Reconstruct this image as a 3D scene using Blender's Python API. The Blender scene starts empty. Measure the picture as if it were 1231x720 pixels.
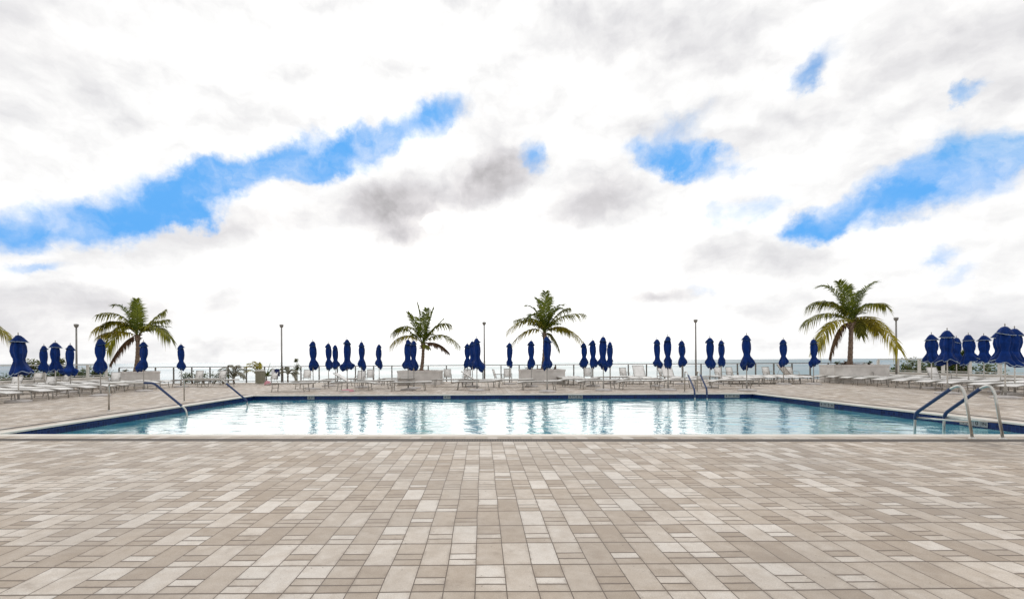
import bpy, math, random
from mathutils import Vector, Matrix, noise as mnoise

R = math.radians
C = bpy.context.scene.collection
scene = bpy.context.scene

# ------------------------------------------------------------------ camera model (photo pixels, 1231 x 720)
F, HC, VX, VY, ROLL = 560.0, 1.4, 580.0, 433.83, 0.0067


def hor(px):
    return VY - ROLL * (px - VX)


def ground(px, py, z=0.0):
    """point at height z seen at photo pixel (px, py)"""
    u = (px - VX) - ROLL * (py - VY)
    v = (py - VY) + ROLL * (px - VX)
    d = F * (HC - z) / v
    return Vector((u * d / F, d, z))


def at_depth(px, d, py=VY):
    u = (px - VX) - ROLL * (py - VY)
    return u * d / F


def height(px, py, d):
    return HC - ((py - VY) + ROLL * (px - VX)) * d / F


cam_d = bpy.data.cameras.new('camera')
cam = bpy.data.objects.new('camera', cam_d)
C.objects.link(cam)
cam.location = (0, 0, HC)
cam.rotation_mode = 'QUATERNION'
cam.rotation_quaternion = (Matrix.Rotation(R(90), 3, 'X') @ Matrix.Rotation(-ROLL, 3, 'Z')).to_quaternion()
cam_d.sensor_width = 36
cam_d.lens = F / 1231 * 36
cam_d.shift_x = (615.5 - VX) / 1231
cam_d.shift_y = (VY - 360) / 1231
cam_d.clip_end = 60000
scene.camera = cam

# ------------------------------------------------------------------ node helpers


class NT:
    def __init__(self, tree):
        self.t = tree

    def n(self, typ, **kw):
        nd = self.t.nodes.new(typ)
        for k, v in kw.items():
            setattr(nd, k, v)
        return nd

    def put(self, sock, val):
        if isinstance(val, bpy.types.NodeSocket):
            self.t.links.new(val, sock)
        elif val is not None:
            sock.default_value = val

    def math(self, op, a, b=None, c=None, clamp=False):
        nd = self.n('ShaderNodeMath', operation=op, use_clamp=clamp)
        self.put(nd.inputs[0], a)
        if b is not None:
            self.put(nd.inputs[1], b)
        if c is not None:
            self.put(nd.inputs[2], c)
        return nd.outputs[0]

    def vmath(self, op, a, b=None, scale=None):
        nd = self.n('ShaderNodeVectorMath', operation=op)
        self.put(nd.inputs[0], a)
        if b is not None:
            self.put(nd.inputs[1], b)
        if scale is not None:
            self.put(nd.inputs['Scale'], scale)
        return nd.outputs['Value'] if op in ('LENGTH', 'DOT_PRODUCT', 'DISTANCE') else nd.outputs[0]

    def rng(self, v, a, b, c=0.0, d=1.0, smooth=True):
        nd = self.n('ShaderNodeMapRange', interpolation_type='SMOOTHSTEP' if smooth else 'LINEAR')
        self.put(nd.inputs[0], v)
        for i, x in enumerate((a, b, c, d)):
            self.put(nd.inputs[i + 1], x)
        return nd.outputs[0]

    def noise(self, vec, scale, detail=2.0, rough=0.5, dist=0.0, col=False):
        nd = self.n('ShaderNodeTexNoise')
        self.put(nd.inputs['Vector'], vec)
        nd.inputs['Scale'].default_value = scale
        nd.inputs['Detail'].default_value = detail
        nd.inputs['Roughness'].default_value = rough
        nd.inputs['Distortion'].default_value = dist
        return nd.outputs['Color' if col else 'Fac']

    def xyz(self, x, y, z):
        nd = self.n('ShaderNodeCombineXYZ')
        for i, v in enumerate((x, y, z)):
            self.put(nd.inputs[i], v)
        return nd.outputs[0]

    def sep(self, v):
        nd = self.n('ShaderNodeSeparateXYZ')
        self.put(nd.inputs[0], v)
        return nd.outputs

    def mix(self, f, a, b, blend='MIX'):
        nd = self.n('ShaderNodeMix', data_type='RGBA', blend_type=blend)
        self.put(nd.inputs[0], f)
        self.put(nd.inputs[6], a)
        self.put(nd.inputs[7], b)
        return nd.outputs[2]

    def ramp(self, f, stops):
        nd = self.n('ShaderNodeValToRGB')
        cr = nd.color_ramp
        while len(cr.elements) < len(stops):
            cr.elements.new(0.5)
        for e, (p, c) in zip(cr.elements, stops):
            e.position = p
            e.color = (c[0], c[1], c[2], 1)
        self.put(nd.inputs[0], f)
        return nd.outputs[0]

    def bump(self, h, strength=0.3, distance=0.01, normal=None):
        nd = self.n('ShaderNodeBump')
        nd.inputs['Strength'].default_value = strength
        nd.inputs['Distance'].default_value = distance
        self.put(nd.inputs['Height'], h)
        if normal is not None:
            self.put(nd.inputs['Normal'], normal)
        return nd.outputs[0]


def col(*c):
    return (c[0], c[1], c[2], 1)


def new_mat(name):
    m = bpy.data.materials.new(name)
    m.use_nodes = True
    t = m.node_tree
    t.nodes.clear()
    N = NT(t)
    out = N.n('ShaderNodeOutputMaterial')
    b = N.n('ShaderNodeBsdfPrincipled')
    t.links.new(b.outputs[0], out.inputs[0])
    return m, N, b, out


def simple(name, c, rough=0.5, metal=0.0, var=0.12, scale=6.0, bump=0.0, spec=0.5, bscale=60.0, island=0.0):
    """plain surface with uneven tone, optional fine bump"""
    m, N, b, out = new_mat(name)
    pos = N.n('ShaderNodeTexCoord').outputs['Object']
    f = N.noise(pos, scale, 5, 0.6)
    dark = col(*[x * (1 - var) for x in c])
    lite = col(*[min(1, x * (1 + var)) for x in c])
    base = N.mix(N.rng(f, 0.3, 0.7), dark, lite)
    if island:
        ri = N.n('ShaderNodeNewGeometry').outputs['Random Per Island']
        k = N.rng(ri, 0, 1, 1 - island, 1 + island, smooth=False)
        base = N.mix(1.0, base, N.xyz(k, k, k), 'MULTIPLY')
    N.put(b.inputs['Base Color'], base)
    b.inputs['Roughness'].default_value = rough
    b.inputs['Metallic'].default_value = metal
    b.inputs['Specular IOR Level'].default_value = spec
    if bump:
        N.put(b.inputs['Normal'], N.bump(N.noise(pos, bscale, 3, 0.6), bump, 0.01))
    return m


M = {}
M['steel'] = simple('steel', (0.50, 0.49, 0.46), 0.32, 0.9, 0.15, 9)
M['sleeve'] = simple('sleeve', (0.008, 0.030, 0.105), 0.55, 0, 0.2, 20)
M['aluminium'] = simple('aluminium', (0.33, 0.315, 0.29), 0.5, 0.2, 0.15, 8)
M['pole_metal'] = simple('pole_metal', (0.42, 0.41, 0.39), 0.45, 0.2, 0.12, 8)
M['white_metal'] = simple('white_metal', (0.62, 0.60, 0.56), 0.45, 0.0, 0.1, 8)
M['sling'] = simple('sling', (0.82, 0.80, 0.77), 0.75, 0, 0.10, 5, 0.2, bscale=150)
M['rail_metal'] = simple('rail_metal', (0.13, 0.125, 0.115), 0.5, 0.2, 0.15, 6)
M['lamp_metal'] = simple('lamp_metal', (0.22, 0.21, 0.195), 0.5, 0.2, 0.15, 4)
M['trim'] = simple('trim', (0.34, 0.42, 0.52), 0.8, 0, 0.4, 30)
M['trim_dark'] = simple('trim_dark', (0.030, 0.085, 0.19), 0.8, 0, 0.5, 30)
M['concrete'] = simple('concrete', (0.46, 0.43, 0.41), 0.85, 0, 0.14, 7, 0.3)
M['stucco'] = simple('stucco', (0.60, 0.57, 0.54), 0.9, 0, 0.10, 3, 0.25, bscale=90)
M['parapet'] = simple('parapet', (0.66, 0.64, 0.60), 0.9, 0, 0.10, 2, 0.2)
M['soil'] = simple('soil', (0.14, 0.075, 0.045), 0.95, 0, 0.4, 14, 0.6)
M['coping'] = simple('coping', (0.68, 0.635, 0.57), 0.6, 0, 0.10, 2.2, 0.15)
M['basin'] = simple('basin', (0.35, 0.62, 0.68), 0.7, 0, 0.05, 2)
M['sand'] = simple('sand', (0.42, 0.36, 0.27), 0.95, 0, 0.15, 0.3, 0.3)
M['bin'] = simple('bin', (0.22, 0.21, 0.15), 0.7, 0, 0.18, 9)
M['bin_lid'] = simple('bin_lid', (0.45, 0.44, 0.40), 0.6, 0, 0.15, 9)
M['navy_towel'] = simple('navy_towel', (0.012, 0.02, 0.10), 0.95, 0, 0.25, 20, 0.5)
M['white_towel'] = simple('white_towel', (0.70, 0.70, 0.72), 0.95, 0, 0.1, 20, 0.5)
M['pink'] = simple('pink', (0.55, 0.25, 0.29), 0.8, 0, 0.25, 12, 0.5)
M['ink'] = simple('ink', (0.02, 0.02, 0.025), 0.6)
M['marker'] = simple('marker', (0.27, 0.28, 0.29), 0.35, 0, 0.10, 30)
M['branch'] = simple('branch', (0.16, 0.12, 0.085), 0.9, 0, 0.3, 9)
M['cable'] = simple('cable', (0.42, 0.41, 0.39), 0.4, 0.4, 0.1, 6)


def fabric_mat():
    m, N, b, out = new_mat('umbrella_fabric')
    pos = N.n('ShaderNodeTexCoord').outputs['Object']
    f = N.noise(pos, 3.0, 5, 0.6)
    c = N.mix(N.rng(f, 0.3, 0.75), col(0.0010, 0.013, 0.078), col(0.0028, 0.034, 0.205))
    N.put(b.inputs['Base Color'], c)
    b.inputs['Roughness'].default_value = 0.85
    b.inputs['Specular IOR Level'].default_value = 0.15
    b.inputs['Sheen Weight'].default_value = 0.06
    N.put(b.inputs['Normal'], N.bump(N.noise(N.vmath('MULTIPLY', pos, (1, 1, 0.25)), 16, 4, 0.6), 0.5, 0.03))
    return m


M['fabric'] = fabric_mat()


def leaf_mat(name, c1, c2, trans, tw=0.45, zgrad=None):
    m, N, b, out = new_mat(name)
    g = N.n('ShaderNodeNewGeometry')
    pos = N.n('ShaderNodeTexCoord').outputs['Object']
    f = N.math('ADD', N.math('MULTIPLY', g.outputs['Random Per Island'], 0.6), N.math('MULTIPLY', N.noise(pos, 1.6, 3), 0.5))
    c = N.mix(N.rng(f, 0.25, 0.85), col(*c1), col(*c2))
    N.put(b.inputs['Base Color'], c)
    b.inputs['Roughness'].default_value = 0.5
    b.inputs['Specular IOR Level'].default_value = 0.35
    tr = N.n('ShaderNodeBsdfTranslucent')
    N.put(tr.inputs[0], N.mix(0.5, c, col(*trans)))
    mx = N.n('ShaderNodeMixShader')
    mx.inputs[0].default_value = tw
    m.node_tree.links.new(b.outputs[0], mx.inputs[1])
    m.node_tree.links.new(tr.outputs[0], mx.inputs[2])
    m.node_tree.links.new(mx.outputs[0], out.inputs[0])
    return m


M['palm_leaf'] = leaf_mat('palm_leaf', (0.075, 0.098, 0.014), (0.30, 0.30, 0.040), (0.42, 0.38, 0.02), 0.45)
M['palm_young'] = leaf_mat('palm_young', (0.038, 0.074, 0.012), (0.18, 0.215, 0.028), (0.28, 0.30, 0.02), 0.42)
M['palm_yellow'] = leaf_mat('palm_yellow', (0.15, 0.155, 0.022), (0.44, 0.39, 0.045), (0.55, 0.43, 0.03), 0.5)
M['palm_dead'] = leaf_mat('palm_dead', (0.10, 0.055, 0.03), (0.20, 0.12, 0.07), (0.18, 0.10, 0.05), 0.2)
M['frond_grey'] = leaf_mat('frond_grey', (0.17, 0.17, 0.12), (0.36, 0.34, 0.26), (0.30, 0.28, 0.18), 0.3)
M['shrub_leaf'] = leaf_mat('shrub_leaf', (0.030, 0.060, 0.014), (0.110, 0.160, 0.034), (0.14, 0.20, 0.02), 0.3)
M['shrub_pale'] = leaf_mat('shrub_pale', (0.045, 0.060, 0.02), (0.17, 0.19, 0.06), (0.22, 0.26, 0.04), 0.35)


def trunk_mat():
    m, N, b, out = new_mat('palm_trunk')
    pos = N.n('ShaderNodeTexCoord').outputs['Object']
    z = N.sep(pos)[2]
    w = N.math('FRACT', N.math('ADD', N.math('MULTIPLY', z, 11.0), N.math('MULTIPLY', N.noise(pos, 5, 3), 1.2)))
    ring = N.rng(w, 0.0, 0.35)
    f = N.noise(N.vmath('MULTIPLY', pos, (1, 1, 0.3)), 14, 4, 0.65)
    c = N.mix(N.rng(f, 0.3, 0.7), col(0.13, 0.085, 0.060), col(0.30, 0.22, 0.165))
    c = N.mix(ring, col(0.075, 0.05, 0.036), c)
    N.put(b.inputs['Base Color'], c)
    b.inputs['Roughness'].default_value = 0.9
    N.put(b.inputs['Normal'], N.bump(N.math('ADD', ring, f), 0.6, 0.03))
    return m


M['trunk'] = trunk_mat()

PW, PL, PX0, PY0 = 0.194, 0.378, -0.055, 2.83


def paver_mat(name, soldier=False):
    m, N, b, out = new_mat(name)
    pos0 = N.n('ShaderNodeNewGeometry').outputs['Position']
    warp = N.vmath('SCALE', N.vmath('SUBTRACT', N.noise(pos0, 0.9, 2, 0.5, col=True), (0.5, 0.5, 0.5)), scale=0.035)
    pos = N.vmath('ADD', pos0, warp)
    sx, sy, sz = N.sep(pos)
    X = N.math('DIVIDE', N.math('SUBTRACT', sx, PX0), PW)
    Y = N.math('DIVIDE', N.math('SUBTRACT', sy, PY0), PL)
    ix, iy = N.math('FLOOR', X), N.math('FLOOR', Y)
    fx, fy = N.math('FRACT', X), N.math('FRACT', Y)
    fx = N.math('SUBTRACT', X, ix)
    fy = N.math('SUBTRACT', Y, iy)
    dx = N.math('MULTIPLY', N.math('MINIMUM', fx, N.math('SUBTRACT', 1.0, fx)), PW)
    small = N.math('SUBTRACT', 1.0, N.math('FLOORED_MODULO', N.math('ADD', ix, iy), 2.0))
    # now and then a cell breaks the checker rule, as laid by hand
    wn0 = N.n('ShaderNodeTexWhiteNoise', noise_dimensions='3D')
    N.put(wn0.inputs[0], N.xyz(ix, iy, 7.3))
    flip = N.math('LESS_THAN', wn0.outputs['Value'], 0.06)
    small = N.math('ABSOLUTE', N.math('SUBTRACT', small, flip))
    small = N.math('GREATER_THAN', small, 0.5)
    up = N.math('GREATER_THAN', fy, 0.5)
    dy_l = N.math('MINIMUM', fy, N.math('SUBTRACT', 1.0, fy))
    dy_m = N.math('MINIMUM', N.math('SUBTRACT', fy, 0.5), N.math('SUBTRACT', 1.0, fy))
    q = N.math('MULTIPLY', fy, 4.0)
    qi = N.math('FLOOR', q)
    qf = N.math('SUBTRACT', q, qi)
    dy_t = N.math('DIVIDE', N.math('MINIMUM', qf, N.math('SUBTRACT', 1.0, qf)), 4.0)

    def sel(f, a, c):
        nd = N.n('ShaderNodeMix', data_type='FLOAT')
        N.put(nd.inputs[0], f)
        N.put(nd.inputs[2], a)
        N.put(nd.inputs[3], c)
        return nd.outputs[0]
    dy = sel(small, dy_l, sel(up, dy_t, dy_m))
    dy = N.math('MULTIPLY', dy, PL)
    sub = N.math('MULTIPLY', small, sel(up, N.math('ADD', qi, 1.0), 5.0))
    d = N.math('MINIMUM', dx, dy)
    joint = N.math('MULTIPLY', N.rng(dx, 0.0012, 0.0050), N.rng(dy, 0.0025, 0.0105))
    wn = N.n('ShaderNodeTexWhiteNoise', noise_dimensions='3D')
    N.put(wn.inputs[0], N.xyz(ix, iy, sub))
    rnd = wn.outputs['Value']
    rcol = wn.outputs['Color']
    off = N.vmath('ADD', pos0, N.vmath('SCALE', rcol, scale=37.0))
    blot = N.noise(off, 7.0, 6, 0.68)
    tone = N.math('ADD', rnd, N.math('MULTIPLY', N.math('SUBTRACT', blot, 0.5), 1.05))
    c = N.ramp(tone, [(0.0, (0.375, 0.305, 0.240)), (0.30, (0.450, 0.378, 0.308)), (0.54, (0.515, 0.446, 0.376)),
                      (0.78, (0.600, 0.535, 0.467)), (1.0, (0.680, 0.625, 0.563))])
    speck = N.noise(pos0, 130.0, 3, 0.75)
    sk = N.rng(speck, 0.3, 0.7, 0.84, 1.12)
    c = N.mix(1.0, c, N.xyz(sk, sk, sk), 'MULTIPLY')
    stain = N.noise(pos0, 0.55, 5, 0.65)
    st = N.rng(stain, 0.3, 0.7, 0.88, 1.08)
    c = N.mix(1.0, c, N.xyz(st, st, st), 'MULTIPLY')
    grime = N.rng(N.noise(pos0, 2.3, 6, 0.7), 0.58, 0.74, 0.0, 0.45)
    c = N.mix(grime, c, col(0.23, 0.18, 0.14))
    jc = N.mix(N.noise(pos0, 3.0, 3), col(0.075, 0.056, 0.042), col(0.17, 0.135, 0.105))
    c = N.mix(joint, jc, c)
    edge = N.math('MULTIPLY', N.rng(d, 0.004, 0.030, 1.0, 0.0), N.rng(N.noise(pos0, 9.0, 5, 0.7), 0.42, 0.66))
    c = N.mix(N.math('MULTIPLY', edge, 0.42), c, col(0.19, 0.15, 0.118))
    spots = N.rng(N.noise(pos0, 26.0, 2, 0.5), 0.70, 0.76, 0.0, 0.5)
    c = N.mix(spots, c, col(0.15, 0.115, 0.09))
    damp = N.math('MULTIPLY', N.rng(N.vmath('DISTANCE', pos0, (8.6, 7.6, 0.0)), 0.25, 1.3, 1.0, 0.0), N.rng(N.noise(pos0, 3.5, 4, 0.6), 0.45, 0.6))
    c = N.mix(N.math('MULTIPLY', damp, 0.6), c, col(0.16, 0.135, 0.115))
    N.put(b.inputs['Base Color'], c)
    N.put(b.inputs['Roughness'], N.rng(N.math('ADD', stain, N.math('MULTIPLY', rnd, 0.2)), 0.35, 0.8, 0.52, 0.80))
    b.inputs['Specular IOR Level'].default_value = 0.32
    hgt = N.math('ADD', N.rng(d, 0.0, 0.006), N.math('MULTIPLY', speck, 0.10))
    hgt = N.math('ADD', hgt, N.math('MULTIPLY', rnd, 0.35))
    N.put(b.inputs['Normal'], N.bump(hgt, 0.55, 0.004))
    return m


M['pavers'] = paver_mat('pavers')


def soldier_mat():
    m, N, b, out = new_mat('soldier_pavers')
    pos = N.n('ShaderNodeNewGeometry').outputs['Position']
    uv = N.n('ShaderNodeUVMap').outputs[0]
    s = N.math('DIVIDE', N.sep(uv)[0], 0.2)
    i = N.math('FLOOR', s)
    f = N.math('SUBTRACT', s, i)
    d = N.math('MULTIPLY', N.math('MINIMUM', f, N.math('SUBTRACT', 1.0, f)), 0.2)
    wn = N.n('ShaderNodeTexWhiteNoise', noise_dimensions='1D')
    N.put(wn.inputs['W'], i)
    tone = N.math('ADD', wn.outputs['Value'], N.math('MULTIPLY', N.math('SUBTRACT', N.noise(pos, 6, 4), 0.5), 0.7))
    c = N.ramp(tone, [(0.0, (0.36, 0.295, 0.235)), (0.5, (0.46, 0.395, 0.33)), (1.0, (0.60, 0.545, 0.485))])
    c = N.mix(N.rng(d, 0.001, 0.006), col(0.15, 0.12, 0.10), c)
    N.put(b.inputs['Base Color'], c)
    b.inputs['Roughness'].default_value = 0.7
    return m


M['soldier'] = soldier_mat()


def drain_mat():
    m, N, b, out = new_mat('drain_grate')
    uv = N.n('ShaderNodeUVMap').outputs[0]
    s = N.math('FRACT', N.math('DIVIDE', N.sep(uv)[0], 0.045))
    slot = N.rng(N.math('ABSOLUTE', N.math('SUBTRACT', s, 0.5)), 0.18, 0.28)
    pos = N.n('ShaderNodeNewGeometry').outputs['Position']
    n = N.noise(pos, 2.0, 5, 0.7)
    c = N.mix(slot, col(0.03, 0.025, 0.02), N.mix(n, col(0.10, 0.083, 0.07), col(0.19, 0.16, 0.138)))
    N.put(b.inputs['Base Color'], c)
    b.inputs['Roughness'].default_value = 0.8
    return m


M['drain'] = drain_mat()


def tile_mat():
    m, N, b, out = new_mat('waterline_tile')
    uv = N.n('ShaderNodeUVMap').outputs[0]
    ux, uy, _ = N.sep(uv)
    X = N.math('DIVIDE', ux, 0.075)
    Y = N.math('DIVIDE', uy, 0.075)
    ix, iy = N.math('FLOOR', X), N.math('FLOOR', Y)
    fx, fy = N.math('SUBTRACT', X, ix), N.math('SUBTRACT', Y, iy)
    d = N.math('MINIMUM', N.math('MINIMUM', fx, N.math('SUBTRACT', 1.0, fx)), N.math('MINIMUM', fy, N.math('SUBTRACT', 1.0, fy)))
    wn = N.n('ShaderNodeTexWhiteNoise', noise_dimensions='2D')
    N.put(wn.inputs[0], N.xyz(ix, iy, 0.0))
    c = N.mix(wn.outputs['Value'], col(0.0015, 0.009, 0.055), col(0.004, 0.022, 0.115))
    c = N.mix(N.rng(d, 0.015, 0.05), col(0.02, 0.05, 0.16), c)
    N.put(b.inputs['Base Color'], c)
    b.inputs['Roughness'].default_value = 0.25
    b.inputs['Specular IOR Level'].default_value = 0.3
    return m


M['tile'] = tile_mat()


def water_mat():
    m, N, b, out = new_mat('pool_water')
    pos = N.n('ShaderNodeNewGeometry').outputs['Position']
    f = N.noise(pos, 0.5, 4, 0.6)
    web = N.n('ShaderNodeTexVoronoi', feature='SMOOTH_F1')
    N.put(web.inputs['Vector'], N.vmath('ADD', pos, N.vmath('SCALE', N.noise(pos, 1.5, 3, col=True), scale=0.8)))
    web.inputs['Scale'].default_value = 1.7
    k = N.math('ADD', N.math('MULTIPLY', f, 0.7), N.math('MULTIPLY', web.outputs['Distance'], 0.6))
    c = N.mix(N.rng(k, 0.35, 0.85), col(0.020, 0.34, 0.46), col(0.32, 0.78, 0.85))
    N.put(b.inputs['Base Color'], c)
    b.inputs['Roughness'].default_value = 0.6
    b.inputs['Specular IOR Level'].default_value = 0.0
    h = N.math('ADD', N.noise(N.vmath('MULTIPLY', pos, (0.8, 1.0, 1.0)), 6.0, 3, 0.6), N.math('MULTIPLY', N.noise(pos, 17.0, 2, 0.5), 0.35))
    nb = N.bump(h, 0.48, 0.015)
    fr = N.n('ShaderNodeFresnel')
    fr.inputs['IOR'].default_value = 1.33
    N.put(fr.inputs['Normal'], nb)
    gl = N.n('ShaderNodeBsdfGlossy')
    gl.inputs['Roughness'].default_value = 0.03
    N.put(gl.inputs['Normal'], nb)
    mx = N.n('ShaderNodeMixShader')
    N.put(mx.inputs[0], N.math('POWER', fr.outputs[0], 0.42))
    m.node_tree.links.new(b.outputs[0], mx.inputs[1])
    m.node_tree.links.new(gl.outputs[0], mx.inputs[2])
    m.node_tree.links.new(mx.outputs[0], out.inputs[0])
    return m


M['water'] = water_mat()


def sea_mat():
    m, N, b, out = new_mat('sea_water')
    pos = N.n('ShaderNodeNewGeometry').outputs['Position']
    big = N.noise(N.vmath('MULTIPLY', pos, (0.0012, 0.0030, 1.0)), 1.0, 4, 0.55)
    c = N.mix(N.rng(big, 0.35, 0.65), col(0.012, 0.075, 0.11), col(0.035, 0.16, 0.19))
    N.put(b.inputs['Base Color'], c)
    N.put(b.inputs['Roughness'], N.rng(big, 0.35, 0.65, 0.22, 0.34))
    b.inputs['IOR'].default_value = 1.6
    h = N.math('ADD', N.noise(N.vmath('MULTIPLY', pos, (0.12, 0.22, 0.2)), 1.0, 6, 0.6),
               N.math('MULTIPLY', N.noise(N.vmath('MULTIPLY', pos, (0.9, 1.3, 1)), 1.0, 3, 0.6), 0.22))
    N.put(b.inputs['Normal'], N.bump(h, 0.22, 0.9))
    return m


M['sea'] = sea_mat()

# ------------------------------------------------------------------ mesh helpers


class MB:
    def __init__(self):
        self.v, self.f, self.uv = [], [], None

    def add(self, vs, fs):
        o = len(self.v)
        self.v += [tuple(v) for v in vs]
        self.f += [tuple(i + o for i in f) for f in fs]
        return self

    def box(self, x0, x1, y0, y1, z0, z1):
        vs = [(x, y, z) for z in (z0, z1) for y in (y0, y1) for x in (x0, x1)]
        return self.add(vs, [(0, 2, 3, 1), (4, 5, 7, 6), (0, 1, 5, 4), (2, 6, 7, 3), (0, 4, 6, 2), (1, 3, 7, 5)])

    def tube(self, pts, r, n=8, r2=None, cap=True):
        pts = [Vector(p) for p in pts]
        m = len(pts)
        t0 = (pts[1] - pts[0]).normalized()
        up = Vector((0, 0, 1)) if abs(t0.z) < 0.9 else Vector((1, 0, 0))
        nrm = (up - t0 * up.dot(t0)).normalized()
        vs = []
        for i, p in enumerate(pts):
            t = (pts[min(i + 1, m - 1)] - pts[max(i - 1, 0)]).normalized()
            nrm = (nrm - t * nrm.dot(t)).normalized()
            bn = t.cross(nrm)
            rr = r if r2 is None else r + (r2 - r) * i / (m - 1)
            if callable(r):
                rr = r(i / (m - 1))
            for k in range(n):
                a = 2 * math.pi * k / n
                vs.append(p + nrm * (rr * math.cos(a)) + bn * (rr * math.sin(a)))
        fs = []
        for i in range(m - 1):
            for k in range(n):
                k2 = (k + 1) % n
                fs.append((i * n + k, i * n + k2, (i + 1) * n + k2, (i + 1) * n + k))
        if cap:
            fs.append(tuple(range(n - 1, -1, -1)))
            fs.append(tuple((m - 1) * n + k for k in range(n)))
        return self.add(vs, fs)

    def bar(self, a, b, w, h):
        """rectangular bar from a to b"""
        a, b = Vector(a), Vector(b)
        t = (b - a).normalized()
        up = Vector((0, 0, 1)) if abs(t.z) < 0.9 else Vector((1, 0, 0))
        s = t.cross(up).normalized()
        u = s.cross(t)
        vs = [p + s * (sx * w / 2) + u * (sy * h / 2) for p in (a, b) for sy in (-1, 1) for sx in (-1, 1)]
        return self.add(vs, [(0, 2, 3, 1), (4, 5, 7, 6), (0, 1, 5, 4), (2, 6, 7, 3), (0, 4, 6, 2), (1, 3, 7, 5)])

    def lathe(self, prof, n=16, cx=0, cy=0):
        vs, fs = [], []
        for (r, z) in prof:
            for k in range(n):
                a = 2 * math.pi * k / n
                vs.append((cx + r * math.cos(a), cy + r * math.sin(a), z))
        m = len(prof)
        for i in range(m - 1):
            for k in range(n):
                k2 = (k + 1) % n
                fs.append((i * n + k, i * n + k2, (i + 1) * n + k2, (i + 1) * n + k))
        fs.append(tuple(range(n - 1, -1, -1)))
        fs.append(tuple((m - 1) * n + k for k in range(n)))
        return self.add(vs, fs)

    def mesh(self, name, mat, smooth=False):
        me = bpy.data.meshes.new(name)
        me.from_pydata(self.v, [], self.f)
        me.validate()
        if mat:
            me.materials.append(M[mat] if isinstance(mat, str) else mat)
        if smooth:
            me.polygons.foreach_set('use_smooth', [True] * len(me.polygons))
        me.update()
        return me

    def build(self, name, mat, parent=None, smooth=False, loc=None):
        o = bpy.data.objects.new(name, self.mesh(name, mat, smooth))
        C.objects.link(o)
        if parent:
            o.parent = parent
        if loc is not None:
            o.location = loc
        return o


def tag(o, label=None, cat=None, group=None, kind=None):
    if label:
        o['label'] = label
    if cat:
        o['category'] = cat
    if group:
        o['group'] = group
    if kind:
        o['kind'] = kind
    return o


def empty(name, loc, label=None, cat=None, group=None, rz=0.0):
    o = bpy.data.objects.new(name, None)
    C.objects.link(o)
    o.location = loc
    o.rotation_euler = (0, 0, rz)
    o.empty_display_size = 0.2
    return tag(o, label, cat, group)


def copy_tree(o, parent=None):
    c = o.copy()
    C.objects.link(c)
    if parent:
        c.parent = parent
    for ch in list(o.children):
        copy_tree(ch, c)
    return c


def bend(pts, r, n=5):
    """round the corners of a polyline"""
    pts = [Vector(p) for p in pts]
    out = [pts[0]]
    for i in range(1, len(pts) - 1):
        a, b, c = pts[i - 1], pts[i], pts[i + 1]
        d1, d2 = (a - b), (c - b)
        rr = min(r, d1.length * 0.45, d2.length * 0.45)
        p, q = b + d1.normalized() * rr, b + d2.normalized() * rr
        for k in range(n + 1):
            t = k / n
            out.append(p * (1 - t) ** 2 + b * 2 * t * (1 - t) + q * t * t)
    out.append(pts[-1])
    return out


def ordinal(i):
    w = ['first', 'second', 'third', 'fourth', 'fifth', 'sixth', 'seventh', 'eighth', 'ninth', 'tenth', 'eleventh', 'twelfth',
         'thirteenth', 'fourteenth', 'fifteenth', 'sixteenth', 'seventeenth', 'eighteenth', 'nineteenth', 'twentieth']
    return w[i]


# ------------------------------------------------------------------ setting: deck, pool, sea
def near_edge(px):
    py = hor(px) + 85 + 8.5 * px / 1231
    return ground(px, py)


FL, FR = ground(305, 475.5), ground(905, 473.0)


def line_x(p, q, r, s):
    """intersection in plan of line p-q and line r-s"""
    x1, y1, x2, y2 = p.x, p.y, q.x, q.y
    x3, y3, x4, y4 = r.x, r.y, s.x, s.y
    den = (x1 - x2) * (y3 - y4) - (y1 - y2) * (x3 - x4)
    a, b = x1 * y2 - y1 * x2, x3 * y4 - y3 * x4
    return Vector(((a * (x3 - x4) - (x1 - x2) * b) / den, (a * (y3 - y4) - (y1 - y2) * b) / den, 0))


nA, nB = near_edge(20), near_edge(1200)
NL = line_x(nA, nB, FL, ground(12, 519.5))
NR = line_x(nA, nB, FR, ground(1231, 510.0))
POOL = [NL, NR, FR, FL]           # counter-clockwise from above
cen = sum(POOL, Vector()) / 4
ZW = -0.19                        # water level


def offset_quad(q, w):
    out = []
    n = 4
    for i in range(n):
        a, b, c = q[i - 1], q[i], q[(i + 1) % n]

        def shift(p, r):
            d = (r - p).normalized()
            o = Vector((d.y, -d.x, 0)) * w
            return p + o, r + o
        p1, p2 = shift(a, b)
        p3, p4 = shift(b, c)
        out.append(line_x(p1, p2, p3, p4))
    return out


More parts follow.
